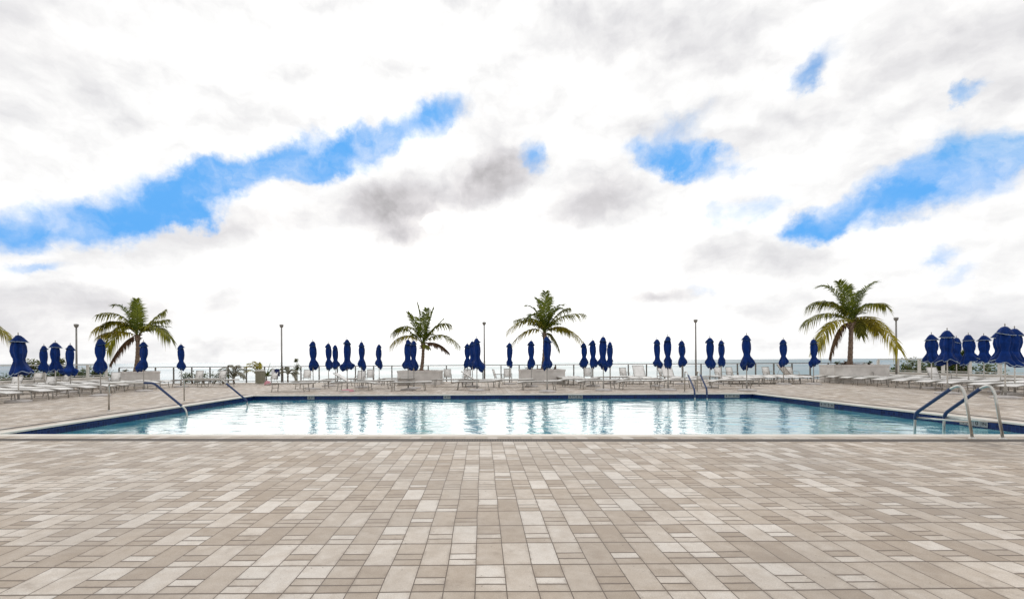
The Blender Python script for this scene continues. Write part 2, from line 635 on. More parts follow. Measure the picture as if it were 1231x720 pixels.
def ring(name, q0, q1, z0, z1, mat, lip=None):
    """flat band between two quads; z0 at the inner edge, z1 at the outer; optional inner lip going down to z=lip"""
    me = bpy.data.meshes.new(name)
    vs, fs, uvs = [], [], []
    for i in range(4):
        j = (i + 1) % 4
        a, b, c, d = q0[i], q0[j], q1[j], q1[i]
        o = len(vs)
        vs += [(a.x, a.y, z0), (b.x, b.y, z0), (c.x, c.y, z1), (d.x, d.y, z1)]
        fs.append((o, o + 3, o + 2, o + 1))
        L = (b - a).length
        uvs += [(0, 0), (-0.2, 0.25), (L + 0.2, 0.25), (L, 0)]
        if lip is not None:
            o = len(vs)
            vs += [(a.x, a.y, z0), (b.x, b.y, z0), (b.x, b.y, lip), (a.x, a.y, lip)]
            fs.append((o, o + 1, o + 2, o + 3))
            uvs += [(0, 0), (L, 0), (L, lip - z0), (0, lip - z0)]
            o = len(vs)
            vs += [(d.x, d.y, z1), (c.x, c.y, z1), (c.x, c.y, z1 - 0.03), (d.x, d.y, z1 - 0.03)]
            fs.append((o + 3, o + 2, o + 1, o))
            uvs += [(0, 0)] * 4
    me.from_pydata(vs, [], fs)
    me.materials.append(M[mat])
    ul = me.uv_layers.new(name='uv')
    for k, c in enumerate(uvs):
        ul.data[k].uv = c
    me.update()
    o = bpy.data.objects.new(name, me)
    C.objects.link(o)
    return tag(o, kind='structure')


Q0 = offset_quad(POOL, -0.03)     # nose of the coping hangs 3 cm over the tile
Q1 = offset_quad(POOL, 0.21)
Q2 = offset_quad(POOL, 0.47)
Q3 = offset_quad(POOL, 0.69)
ring('pool_coping', Q0, Q1, 0.014, 0.014, 'coping', lip=-0.022)
ring('coping_border', Q1, Q2, 0.006, 0.006, 'soldier')
ring('drain_channel', Q2, Q3, 0.002, 0.002, 'drain')

DX0, DX1, DY0, DY1 = -25.6, 26.9, -14.0, 32.6
# deck: sheet with the pool cut out
mb = MB()
big = [Vector((DX0, DY0, 0)), Vector((DX1, DY0, 0)), Vector((DX1, DY1, 0)), Vector((DX0, DY1, 0))]
for i in range(4):
    j = (i + 1) % 4
    mb.add([big[i], big[j], Q3[j], Q3[i]], [(0, 1, 2, 3)])
for i in range(4):
    j = (i + 1) % 4
    a, b = big[i], big[j]
    mb.add([a, b, b + Vector((0, 0, -4.2)), a + Vector((0, 0, -4.2))], [(3, 2, 1, 0)])
tag(mb.build('pool_deck', 'pavers'), kind='structure')

# pool walls: waterline tile, basin below
me = bpy.data.meshes.new('waterline_tiles')
vs, fs, uvs = [], [], []
for i in range(4):
    a, b = POOL[i], POOL[(i + 1) % 4]
    L = (b - a).length
    o = len(vs)
    vs += [(a.x, a.y, -0.002), (b.x, b.y, -0.002), (b.x, b.y, -0.42), (a.x, a.y, -0.42)]
    fs.append((o, o + 1, o + 2, o + 3))
    uvs += [(0, 0), (L, 0), (L, -0.42), (0, -0.42)]
me.from_pydata(vs, [], fs)
me.materials.append(M['tile'])
ul = me.uv_layers.new(name='uv')
for k, c in enumerate(uvs):
    ul.data[k].uv = c
o = bpy.data.objects.new('waterline_tiles', me)
C.objects.link(o)
tag(o, kind='structure')
mb = MB()
for i in range(4):
    a, b = POOL[i], POOL[(i + 1) % 4]
    mb.add([(a.x, a.y, -0.42), (b.x, b.y, -0.42), (b.x, b.y, -1.5), (a.x, a.y, -1.5)], [(0, 1, 2, 3)])
mb.add([(p.x, p.y, -1.5) for p in POOL], [(0, 1, 2, 3)])
tag(mb.build('pool_basin', 'basin'), kind='structure')

# water surface with real ripples
rw = random.Random(5)
waves = []
for k in range(34):
    lam = 0.24 * (1.09 ** k) if k < 24 else rw.uniform(0.22, 0.6)
    a = rw.gauss(math.pi / 2, 0.95)
    kk = 2 * math.pi / lam
    slope = 0.0095 * (1.0 if lam < 0.8 else 0.62)
    waves.append((kk * math.cos(a), kk * math.sin(a), rw.uniform(0, 6.28), slope / kk))
import numpy as np
nx, ny = 560, 300
s = np.linspace(-0.001, 1.001, nx)[None, :]
t = np.linspace(-0.001, 1.001, ny)[:, None]
PX = (NL.x * (1 - s) + NR.x * s) * (1 - t) + (FL.x * (1 - s) + FR.x * s) * t
PY = (NL.y * (1 - s) + NR.y * s) * (1 - t) + (FL.y * (1 - s) + FR.y * s) * t
PZ = np.zeros_like(PX)
wx = PX + 0.12 * np.sin(0.9 * PY + 0.5 * PX) + 0.10 * np.sin(1.7 * PX + 0.4 * PY)
wy = PY + 0.12 * np.sin(0.8 * PX - 0.6 * PY) + 0.10 * np.sin(1.9 * PY + 1.0)
for (kx, ky, ph, am) in waves:
    PZ += am * np.sin(kx * wx + ky * wy + ph)
amp = 0.75 + 0.35 * np.sin(0.55 * PX + 0.3 * PY) * np.sin(0.8 * PY - 0.35 * PX + 1.0)
PZ = PZ * amp + ZW
verts = np.stack([PX, PY, PZ], -1).reshape(-1, 3)
idx = np.arange(nx * ny).reshape(ny, nx)
quads = np.stack([idx[:-1, :-1], idx[:-1, 1:], idx[1:, 1:], idx[1:, :-1]], -1).reshape(-1, 4)
me = bpy.data.meshes.new('pool_water')
me.vertices.add(len(verts))
me.vertices.foreach_set('co', verts.ravel())
me.loops.add(quads.size)
me.loops.foreach_set('vertex_index', quads.ravel())
me.polygons.add(len(quads))
me.polygons.foreach_set('loop_start', np.arange(0, quads.size, 4))
me.polygons.foreach_set('loop_total', np.full(len(quads), 4))
me.polygons.foreach_set('use_smooth', np.ones(len(quads), dtype=bool))
me.update(calc_edges=True)
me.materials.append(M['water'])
o = bpy.data.objects.new('pool_water', me)
C.objects.link(o)
tag(o, kind='structure')

# lower ground with the plants beyond the deck, then the sea to the horizon
mb = MB().add([(-900, -200, -4.1), (900, -200, -4.1), (900, 78, -4.1), (-900, 78, -4.1)], [(0, 1, 2, 3)])
tag(mb.build('beach', 'sand'), kind='structure')
mb = MB().add([(-30000, -500, -4.6), (30000, -500, -4.6), (30000, 40000, -4.6), (-30000, 40000, -4.6)], [(0, 1, 2, 3)])
tag(mb.build('sea', 'sea'), kind='structure')

# ------------------------------------------------------------------ depth markers on the tile band


def text_mesh(txt, size):
    cu = bpy.data.curves.new('writing', 'FONT')
    cu.body = txt
    cu.size = size
    cu.align_x = 'CENTER'
    cu.align_y = 'CENTER'
    cu.offset = size * 0.02
    ob = bpy.data.objects.new('writing', cu)
    C.objects.link(ob)
    bpy.context.view_layer.update()
    me = bpy.data.meshes.new_from_object(ob.evaluated_get(bpy.context.evaluated_depsgraph_get()))
    bpy.data.objects.remove(ob)
    me.materials.append(M['ink'])
    return me


def marker(px, wall, words, label):
    a, b = wall                                   # wall from a to b, seen from inside the pool
    # point of the wall hit by the ray through px
    ray = Vector(((px - VX) / F, 1, 0))
    p = line_x(Vector((0, 0, 0)), ray, a, b)
    d = (b - a).normalized()
    ang = math.atan2(d.y, d.x)
    root = empty('depth_marker', (p.x, p.y, -0.095), label, 'pool marker', 'depth markers on the pool wall', ang)
    n = len(words)
    w = 0.15
    m = MB()
    for k in range(n):
        x = (k - (n - 1) / 2) * w
        m.box(x - w / 2 + 0.004, x + w / 2 - 0.004, -0.012, -0.003, -0.07, 0.07)
    m.build('tile_plate', 'marker', root)
    for k, t in enumerate(words):
        me = text_mesh(t, 0.125 if len(t) == 1 else 0.10)
        o = bpy.data.objects.new('numeral' if t.isdigit() else 'lettering', me)
        C.objects.link(o)
        o.parent = root
        o.location = ((k - (n - 1) / 2) * w, -0.0145, 0)
        o.rotation_euler = (R(90), 0, 0)


far_wall, right_wall = (FL, FR), (FR, NR)
marker(373.5, far_wall, ['4', 'FT'], 'short pale depth marker on the far pool wall, leftmost of the markers')
marker(537, far_wall, ['4', 'FT'], 'short pale depth marker on the far pool wall in front of the second planter')
marker(691.5, far_wall, ['4', 'FT', '0', 'IN'], 'long pale depth marker on the far pool wall right of the middle palm')
marker(879.5, far_wall, ['4', 'FT', '0', 'IN'], 'long pale depth marker on the far pool wall right of the far handrails')
marker(994, right_wall, ['4', 'FT', '0', 'IN'], 'long depth marker on the right pool wall close to the far corner')
marker(1170, right_wall, ['4', 'FT', '0', 'IN'], 'long depth marker on the right pool wall behind the near handrails')

# ------------------------------------------------------------------ handrails


def handrail(name, pts, bend_r, sleeve, label, group, rad=0.024, bar=None):
    """pts world polyline (deck foot first); sleeve = (i0, i1, t0, t1) covers pts[i0]..pts[i1]"""
    base = Vector(pts[0])
    root = empty(name, base, label, 'handrail', group)
    loc = [Vector(p) - base for p in pts]
    curve = bend(loc, bend_r)
    MB().tube(curve, rad, 10).build('rail_tube', 'steel', root, True)
    MB().lathe([(0.055, 0.0), (0.055, 0.012), (0.032, 0.02), (0.028, 0.03)], 14).build('floor_flange', 'steel', root, True)
    a, b, t0, t1 = sleeve
    # sleeve follows the rounded curve between two arc-length fractions
    L = [0.0]
    for p, q in zip(curve, curve[1:]):
        L.append(L[-1] + (q - p).length)

    def at(s):
        for k in range(len(curve) - 1):
            if s <= L[k + 1] + 1e-9:
                return curve[k].lerp(curve[k + 1], (s - L[k]) / max(1e-9, L[k + 1] - L[k]))
        return curve[-1]
    s0, s1 = t0 * L[-1], t1 * L[-1]
    MB().tube([at(s0 + (s1 - s0) * k / 24) for k in range(25)], rad + 0.009, 10).build('grip_sleeve', 'sleeve', root, True)
    if bar:
        MB().tube([Vector(bar[0]) - base, Vector(bar[1]) - base], 0.017, 8).build('cross_bar', 'steel', root, True)
    return root


G_R = 'steel handrails with navy sleeves round the pool'
for px, py, lab in ((131, 494, 'steel stair handrail at left pool edge with its upright nearest the camera'),
                    (221.5, 482.5, 'steel stair handrail at left pool edge, the farther and smaller one')):
    p = ground(px, py)
    y = p.y
    pts = [(p.x, y, 0), (p.x, y, 0.82), (p.x + 1.32, y, 0.82), (p.x + 2.27, y, 0.03), (p.x + 2.36, y, -0.6)]
    handrail('stair_handrail', pts, 0.10, (2, 3, 0.46 if y < 15 else 0.60, 0.80 if y < 15 else 0.86), lab, G_R)
for (px, py, ex, ey, lab) in ((823, 471, 836, 481.5, 'left one of the two steel handrails at the far pool edge'),
                              (838, 471, 850.6, 480.3, 'right one of the two steel handrails at the far pool edge')):
    a, b = ground(px, py), ground(ex, ey, ZW)
    d = (Vector((b.x, b.y, 0)) - Vector((a.x, a.y, 0)))
    P = lambda t, z: (a.x + d.x * t, a.y + d.y * t, z)
    handrail('pool_handrail', [P(0, 0), P(0.04, 0.88), P(0.20, 0.90), P(0.93, 0.22), P(1.0, -0.6)], 0.12, (2, 3, 0.42, 0.86), lab, G_R)
for (X, y0, y1, lab) in ((8.46, 8.05, 9.12, 'left one of the two large steel handrails at the near right pool edge'),
                         (8.93, 8.0, 9.02, 'right one of the two large steel handrails at the near right pool edge')):
    pts = [(X, y0, 0.0), (X, y0 + 0.125, 0.79), (X, y0 + 0.20, 0.915), (X, y0 + 0.33, 0.87), (X, y1 - 0.02, 0.33), (X, y1, 0.18), (X, y1 + 0.02, -0.55)]
    handrail('pool_handrail', pts, 0.07, (3, 5, 0.395, 0.735), lab, G_R, 0.021, ((X, y0 + 0.045, 0.285), (X, y1, 0.24)))

# ------------------------------------------------------------------ railings, parapets, lamp posts


def railing(a, b, posts, label, cat, z0, z1, pw, mat, rail_h=0.05):
    """straight railing from a to b; posts at fractions; top rail + posts + thin wires"""
    a, b = Vector(a), Vector(b)
    root = empty('railing', (a.x, a.y, 0), label, cat)
    d = b - a
    MB().bar((0, 0, z1 - rail_h / 2), (d.x, d.y, z1 - rail_h / 2), 0.07, rail_h).build('top_rail', mat, root)
    MB().bar((0, 0, z0 + 0.10), (d.x, d.y, z0 + 0.10), 0.03, 0.035).build('bottom_rail', mat, root)
    pm = MB().box(-pw / 2, pw / 2, -pw / 2, pw / 2, z0, z1 - rail_h - 0.002)
    pm.box(-pw / 2 - 0.03, pw / 2 + 0.03, -pw / 2 - 0.03, pw / 2 + 0.03, z0, z0 + 0.015)
    me = pm.mesh('post', mat)
    for t in posts:
        o = bpy.data.objects.new('post', me)
        C.objects.link(o)
        o.parent = root
        o.location = (d.x * t, d.y * t, 0)
    return root


YR = 32.3
x0, x1 = -25.2, 26.5
n = 41
railing((x0, YR, 0), (x1, YR, 0), [k / n for k in range(n + 1)], 'long grey metal railing along the seaward edge of the deck', 'railing', 0.0, 1.13, 0.07, 'rail_metal')
for X, s, la, lb in ((x0, -1, 'white painted post railing on the low wall at the left deck edge', 'low white parapet wall along the left edge of the deck'),
                     (x1, 1, 'white painted post railing on the low wall at the right deck edge', 'low white parapet wall along the right edge of the deck')):
    y_a = 31.2
    m = MB().box(-0.16, 0.16, 0, y_a + 6.0 - 0.0, 0, 0.46)
    m.box(-0.20, 0.20, -0.03, y_a + 6.03, 0.462, 0.53)
    tag(m.build('parapet_wall', 'parapet', loc=(X, -6.0, 0)), lb, 'wall')
    np_ = 24
    railing((X, y_a, 0), (X, -4, 0), [k / np_ for k in range(np_ + 1)], la, 'railing', 0.532, 1.36, 0.115, 'white_metal', 0.06)

lamps = [(92, 389.5, 29.0, 'grey lamp post at the far left beside the wide closed umbrella'),
         (338.7, 390, 31.6, 'grey lamp post standing left of centre with no palm beside it'),
         (582.3, 387, 31.6, 'grey lamp post between the two middle palms'),
         (836.5, 384, 31.6, 'grey lamp post standing behind the far pool handrails'),
         (1077.5, 381.5, 29.4, 'grey lamp post behind the fronds of the right palm')]
for px, py, d, lab in lamps:
    X = at_depth(px, d)
    Ht = height(px, py, d)
    root = empty('lamp_post', (X, d, 0), lab, 'lamp post', 'lamp posts along the deck edge')
    MB().tube([(0, 0, 0.0), (0, 0, Ht - 0.2)], 0.06, 10, 0.045).build('pole', 'lamp_metal', root, True)
    MB().lathe([(0.14, 0), (0.14, 0.03), (0.07, 0.06), (0.065, 0.12)], 12).build('base_collar', 'lamp_metal', root, True)
    MB().lathe([(0.05, Ht - 0.22), (0.10, Ht - 0.18), (0.13, Ht - 0.08), (0.13, Ht - 0.02), (0.08, Ht)], 12).build('lamp_head', 'lamp_metal', root, True)

# ------------------------------------------------------------------ umbrellas


def canopy_rings(prof, n, rnd, folds, depth, lean):
    """list of rings; prof = (r, z)"""
    ph = rnd.uniform(0, 6.28)
    z0, z1 = prof[0][1], prof[-1][1]
    e = [(rnd.uniform(-0.14, 0.14), rnd.randint(1, 3), rnd.uniform(0, 6.28)) for _ in range(3)]
    rings = []
    tilt, ta = rnd.uniform(0.03, 0.13), rnd.uniform(0, 6.28)
    for (r, z) in prof:
        t = (z - z0) / (z1 - z0)
        low = max(0.0, t - 0.68) / 0.32
        ring = []
        for k in range(n):
            a = 2 * math.pi * k / n
            w = 1 + depth * math.cos(folds * a + ph + 0.9 * math.sin(3 * t)) + 0.4 * depth * math.cos((folds + 3) * a - ph)
            for (am, f, p) in e:
                w += am * math.cos(f * a + p + t * 2.2) * (0.4 + t)
            rr = r * w
            ring.append(Vector((rr * math.cos(a) + lean[0] * math.sin(math.pi * t) + lean[2] * t * t, rr * math.sin(a) + lean[1] * math.sin(math.pi * t),
                               z + low * (tilt * math.cos(a - ta) - (0.035 if depth > 0.1 else 0.006) * math.cos(folds * a + ph)) * (1.0 if depth > 0.1 else 0.25))))
        rings.append(ring)
    return rings


def rings_to(mb, rings):
    n = len(rings[0])
    vs = [v for r in rings for v in r]
    fs = []
    for i in range(len(rings) - 1):
        for k in range(n):
            k2 = (k + 1) % n
            fs.append((i * n + k, (i + 1) * n + k, (i + 1) * n + k2, i * n + k2))
    fs.append(tuple(range(n)))
    fs.append(tuple((len(rings) - 1) * n + k for k in range(n - 1, -1, -1)))
    mb.add(vs, fs)


def trim_band(ringA, c, w=0.022):
    """narrow piping standing just outside a hem"""
    n = len(ringA)
    vs, fs = [], []
    for p in ringA:
        o = Vector((p.x - c.x, p.y - c.y, 0))
        o = o.normalized() * 0.006 if o.length > 0 else o
        vs += [p + o + Vector((0, 0, w)), p + o * 1.6, p + o * 0.1 - Vector((0, 0, 0.004))]
    for k in range(n):
        k2 = (k + 1) % n
        fs += [(k * 3, k * 3 + 1, k2 * 3 + 1, k2 * 3), (k * 3 + 1, k * 3 + 2, k2 * 3 + 2, k2 * 3 + 1)]
    return MB().add(vs, fs)


def umbrella(px, ytop, style, label, seed, d=None, lean=(0, 0, 0), flare=1.0, base=True):
    rnd = random.Random(seed * 77 + 3)
    Ht = 2.47
    if d is None:
        d = (Ht - HC) * F / (hor(px) - ytop)
    if d > 30.2:
        d = 30.2
    X = at_depth(px, d, ytop)
    if X < -24.2 or X > 25.6:
        d = d * abs((-24.2 if X < 0 else 25.6) / X)
        X = at_depth(px, d, ytop)
    Ht = height(px, ytop, d)
    root = empty('patio_umbrella', (X, d, 0), label, 'umbrella', 'closed navy umbrellas around the pool')
    # style: 0 slim bound, 1 puffy with wide cap and open skirt
    zb = Ht - 1.47
    n = 40
    if style == 1:
        prof = [(0.05, Ht - 0.14), (0.14, Ht - 0.26), (0.175, Ht - 0.42), (0.188, Ht - 0.60), (0.165, Ht - 0.78), (0.128, Ht - 0.91), (0.15, Ht - 1.0),
                (0.20, Ht - 1.12), (0.25, Ht - 1.24), (0.285 * flare, Ht - 1.35), (0.275 * flare, Ht - 1.43), (0.16, Ht - 1.44), (0.04, Ht - 1.35)]
        cap = [(0.01, Ht), (0.07, Ht - 0.02), (0.13, Ht - 0.10), (0.175, Ht - 0.19), (0.215, Ht - 0.27), (0.205, Ht - 0.275), (0.08, Ht - 0.20)]
        dep, fol = 0.19, 6
    else:
        zw = rnd.uniform(-0.98, -0.86)
        wr = rnd.uniform(0.088, 0.112)
        fr = rnd.uniform(0.19, 0.245) * flare
        prof = [(0.05, Ht - 0.12), (0.125, Ht - 0.24), (0.152, Ht - 0.42), (0.15, Ht - 0.62), (0.128, Ht + zw + 0.14), (wr, Ht + zw), (0.13, Ht + zw - 0.09),
                (0.17, Ht + zw - 0.17), (fr * 0.97, Ht - 1.19), (fr * 1.03, Ht - 1.26), (fr * 0.84, Ht - 1.36), (fr * 0.56, Ht - 1.445), (0.04, Ht - 1.37)]
        cap = [(0.01, Ht), (0.06, Ht - 0.015), (0.10, Ht - 0.08), (0.138, Ht - 0.16), (0.162, Ht - 0.23), (0.154, Ht - 0.235), (0.06, Ht - 0.18)]
        dep, fol = 0.19, 5
    if px > 1000:
        prof = [(q, Ht + (z - Ht) * 0.885) for q, z in prof]
    rings = canopy_rings(prof, n, rnd, fol, dep, lean)
    mb = MB()
    rings_to(mb, rings)
    can = mb.build('canopy', 'fabric', root, True)
    hem = rings[-3]
    c = sum(hem, Vector()) / n
    trim_band(hem, c).build('hem_trim', 'trim' if style else 'trim_dark', can, True)
    cr = canopy_rings(cap, n, rnd, 8, 0.05, (0, 0, 0))
    mb = MB()
    rings_to(mb, cr)
    cp = mb.build('top_cap', 'fabric', root, True)
    trim_band(cr[4], Vector((0, 0, 0)), 0.016).build('hem_trim', 'trim' if style else 'trim_dark', cp, True)
    MB().tube([(0, 0, 0.07), (0, 0, Ht - 0.06)], 0.021, 10).build('pole', 'white_metal' if style else 'pole_metal', root, True)
    MB().lathe([(0.012, Ht - 0.03), (0.012, Ht + 0.03), (0.022, Ht + 0.05), (0.012, Ht + 0.085), (0.006, Ht + 0.11)], 8).build('finial', 'aluminium', root, True)
    # binding strap at the waist
    wi = 5
    wr_ = rings[wi]
    cw = sum(wr_, Vector()) / n
    st = MB()
    lo = [cw + (p - cw) * 1.10 + Vector((0, 0, -0.025)) for p in wr_]
    hi = [cw + (p - cw) * 1.10 + Vector((0, 0, 0.025)) for p in wr_]
    st.add(lo + hi, [(k, (k + 1) % n, n + (k + 1) % n, n + k) for k in range(n)])
    st.build('strap', 'fabric', can, True)
    bs = MB().lathe([(0.38, 0.0), (0.385, 0.03), (0.36, 0.06), (0.22, 0.085), (0.06, 0.10)], 24).build('base', 'concrete', root, True)
    MB().lathe([(0.036, 0.09), (0.036, 0.42), (0.028, 0.44)], 12).build('pole_socket', 'aluminium', bs, True)
    return root


UM = [
    (21.8, 402.7, 1, 'large closed navy umbrella at the far left, skirt flaring wide to the right', None, (0.0, 0, 0.10), 1.1),
    (52.8, 415.4, 0, 'thin closed navy umbrella just right of the big umbrella at the far left', 26.0, (0, 0, 0), 0.8),
    (66.4, 411.5, 1, 'lumpy hourglass navy umbrella second left of the leftmost lamp post', None, (0, 0, 0), 0.85),
    (84.4, 414.5, 0, 'cone shaped closed navy umbrella touching the left of the leftmost lamp post', 22.5, (0, 0, 0), 1.35),
    (120.6, 407.1, 0, 'closed navy umbrella with bulbous skirt left of the left palm trunk', None, (0, 0, 0), 1.05),
    (172.5, 410.8, 0, 'leaning closed navy umbrella standing against the left palm trunk', None, (0.03, 0, -0.08), 1.0),
    (217.6, 414.1, 0, 'lone slim navy umbrella right of the left palm, before the open railing', None, (0, 0, 0), 0.85),
    (376.1, 410.2, 0, 'closed navy umbrella leftmost of the row of six between lamp post and palm', None, (0, 0, 0), 1.0),
    (394.7, 412.8, 0, 'closed navy umbrella left one of a touching pair in the row of six', None, (0, 0, 0), 0.95),
    (402.9, 414.8, 0, 'short closed navy umbrella right one of a touching pair in the row of six', None, (0, 0, 0), 0.9),
    (417.1, 407.9, 0, 'tallest closed navy umbrella of the row of six, with the widest skirt', None, (0, 0, 0), 1.15),
    (434.5, 411.1, 0, 'closed navy umbrella right of the tallest in the row of six', None, (0, 0, 0), 1.0),
    (455.6, 414.1, 0, 'thin closed navy umbrella at the right end of the row of six', None, (0, 0, 0), 0.8),
    (490.4, 408.2, 0, 'closed navy umbrella left one of the pair in front of the second planter', None, (0, 0, 0), 1.0),
    (497.2, 409.5, 0, 'closed navy umbrella right one of the pair in front of the second planter', None, (0, 0, 0), 1.0),
    (561.8, 413.1, 0, 'smallest closed umbrella of the trio left of the middle lamp post', None, (0, 0, 0), 0.95),
    (567.7, 410.2, 0, 'middle closed umbrella of the trio left of the middle lamp post', None, (0, 0, 0), 0.9),
    (573.0, 406.6, 0, 'tallest closed umbrella of the trio left of the middle lamp post', None, (0, 0, 0.05), 1.25),
    (612.3, 412.2, 0, 'thin closed navy umbrella standing alone left of the third planter', None, (0, 0, 0), 0.8),
    (638.6, 409.5, 0, 'straight closed navy umbrella in front of the left half of third planter', None, (0, 0, 0), 1.0),
    (657.4, 404.5, 0, 'closed navy umbrella standing in front of the third palm trunk', None, (0, 0, 0), 1.0),
    (701.9, 412.2, 0, 'closed navy umbrella leftmost of the four right of the third palm', None, (0, 0, 0), 0.95),
    (712.7, 408.9, 0, 'closed navy umbrella second of the four right of the third palm', None, (0, 0, 0), 1.0),
    (725.0, 404.9, 0, 'tallest closed navy umbrella of the four right of the third palm', None, (0, 0, 0), 1.15),
    (733.2, 411.1, 0, 'thin closed navy umbrella rightmost of the four right of the third palm', None, (0, 0, 0), 0.75),
    (789.7, 407.8, 0, 'closed navy umbrella leftmost of three left of the fourth lamp post', None, (0, 0, 0.03), 1.0),
    (802.8, 404.2, 0, 'tallest closed navy umbrella of three left of the fourth lamp post', None, (0, 0, 0), 0.8),
    (819.5, 409.5, 0, 'closed navy umbrella nearest the left of the fourth lamp post', None, (0, 0, 0), 1.1),
    (853.3, 406.0, 0, 'closed navy umbrella directly right of the fourth lamp post', None, (0, 0, 0), 1.1),
    (867.0, 409.2, 0, 'small closed navy umbrella second right of the fourth lamp post', None, (0, 0, 0), 0.9),
    (897.3, 402.7, 0, 'tall lone closed umbrella near the far right corner of the pool', None, (0, 0, 0.03), 1.1),
    (941.6, 407.9, 0, 'closed navy umbrella standing alone before the open sea, left of the right palm', None, (0, 0, 0), 1.0),
    (977.8, 407.8, 0, 'closed navy umbrella under the left frond tips of the right palm', 25.5, (0, 0, 0), 1.05),
    (1119.6, 401.9, 1, 'puffy closed navy umbrella leftmost of the right hand group', None, (0, 0, 0.05), 0.9),
    (1138.5, 397.1, 1, 'big closed navy umbrella second in the right hand group, white piped skirt', None, (0, 0, 0), 1.15),
    (1149.7, 405.8, 1, 'small closed navy umbrella partly behind the big second one at right', None, (0, 0, 0), 0.85),
    (1164.0, 402.2, 1, 'closed navy umbrella left one of the near twins in the right hand group', None, (0, 0, 0.05), 0.95),
    (1182.5, 403.1, 1, 'closed navy umbrella right one of the near twins in the right hand group', None, (0, 0, 0), 1.0),
    (1202.5, 397.0, 1, 'closed umbrella at far right, rearmost and left of the cluster of three', 18.6, (0, 0, 0), 0.95),
    (1208.0, 392.3, 1, 'tallest closed umbrella of the cluster of three at the far right', None, (0, 0, 0), 1.2),
    (1219.5, 394.9, 1, 'closed umbrella rightmost of the cluster of three at the far right', None, (0, 0, 0.03), 1.15),
]
for i, (px, yt, st, lab, d, lean, fl) in enumerate(UM):
    umbrella(px, yt, st, lab, i, d, lean, fl)

# ------------------------------------------------------------------ loungers


def make_lounger(angle):
    """foot end at x=0, head at +x; flat sling lounger, backrest raised by angle"""
    root = empty('sun_lounger', (0, 0, 0))
    L, W, z = 2.12, 0.33, 0.405
    hx = 1.28
    fr = MB()
    for s in (-1, 1):
        fr.tube(bend([(0.0, s * W, z - 0.06), (0.32, s * W, z), (hx, s * W, z), (L - 0.02, s * W, z - 0.005)], 0.12), 0.030, 8)
    for x, zz in ((0.0, z - 0.06), (0.36, z - 0.05), (hx, z - 0.03), (L - 0.02, z - 0.005)):
        fr.tube([(x, -W, zz), (x, W, zz)], 0.016, 6)
    fr.build('frame', 'aluminium', root, True)
    for x, dx in ((0.30, -0.05), (1.72, 0.07)):
        for s in (-1, 1):
            lg = MB().tube([(x, s * (W - 0.005), z - 0.01), (x + dx, s * W, 0.0)], 0.019, 7)
            lg.build('leg', 'aluminium', root, True)
    for x in (0.27, 1.755):
        MB().tube([(x, -W, 0.17), (x, W, 0.17)], 0.012, 6).build('stretcher', 'aluminium', root, True)

    def panel(x0, x1, f, wid=0.315, th=0.012, n=10):
        vs, fs = [], []
        for i in range(n + 1):
            x = x0 + (x1 - x0) * i / n
            for j in range(5):
                y = -wid + 2 * wid * j / 4
                sag = -0.018 * (1 - (2 * j / 4 - 1) ** 2)
                px, pz = f(x)
                vs.append((px, y, pz + sag + 0.018))
        for i in range(n):
            for j in range(4):
                a = i * 5 + j
                fs.append((a, a + 5, a + 6, a + 1))
        m = len(vs)
        vs += [(a, b, c - th) for (a, b, c) in vs]
        fs += [tuple(q + m for q in reversed(f_)) for f_ in fs]
        for i in range(n):
            a, b = i * 5, (i + 1) * 5
            fs += [(a, a + m, b + m, b), (a + 4, b + 4, b + 4 + m, a + 4 + m)]
        for j in range(4):
            fs += [(j, j + 1, j + 1 + m, j + m), (n * 5 + j, n * 5 + j + m, n * 5 + j + 1 + m, n * 5 + j + 1)]
        return MB().add(vs, fs)

    def prof(x):
        return (x, z - 0.06 + 0.06 * min(1, x / 0.34) ** 0.8)
    panel(0.01, hx - 0.02, prof).build('seat_sling', 'sling', root, True)
    ca, sa = math.cos(angle), math.sin(angle)
    bf = lambda x: (hx + (x - hx) * ca, z + 0.012 + (x - hx) * sa)
    bk = panel(hx + 0.015, L - 0.03, bf).build('back_sling', 'sling', root, True)
    if angle > 0.2:
        b = MB()
        for s in (-1, 1):
            p = bf(L - 0.02)
            b.tube([(hx, s * 0.325, z + 0.01), (p[0], s * 0.325, p[1])], 0.016, 6)
            q = bf(hx + 0.5)
            b.tube([(q[0], s * 0.29, q[1] - 0.015), (q[0] + 0.16, s * 0.30, z - 0.01)], 0.011, 6)
        b.tube([(p[0], -0.325, p[1]), (p[0], 0.325, p[1])], 0.016, 6)
        b.build('back_frame', 'aluminium', root, True)
    return root


protos = {}
used = set()


def place_lounger(kind, x, y, rz, label, group, z=0.0):
    ang = {'flat': R(1.5), 'low': R(32), 'high': R(52)}[kind]
    if kind not in protos:
        protos[kind] = make_lounger(ang)
        o = protos[kind]
    else:
        o = copy_tree(protos[kind])
    o.location = (x, y, z)
    o.rotation_euler = (0, 0, rz)
    tag(o, label, 'sun lounger', group)
    return o


rl = random.Random(11)
G1 = 'white sun loungers in rows on the pool deck'
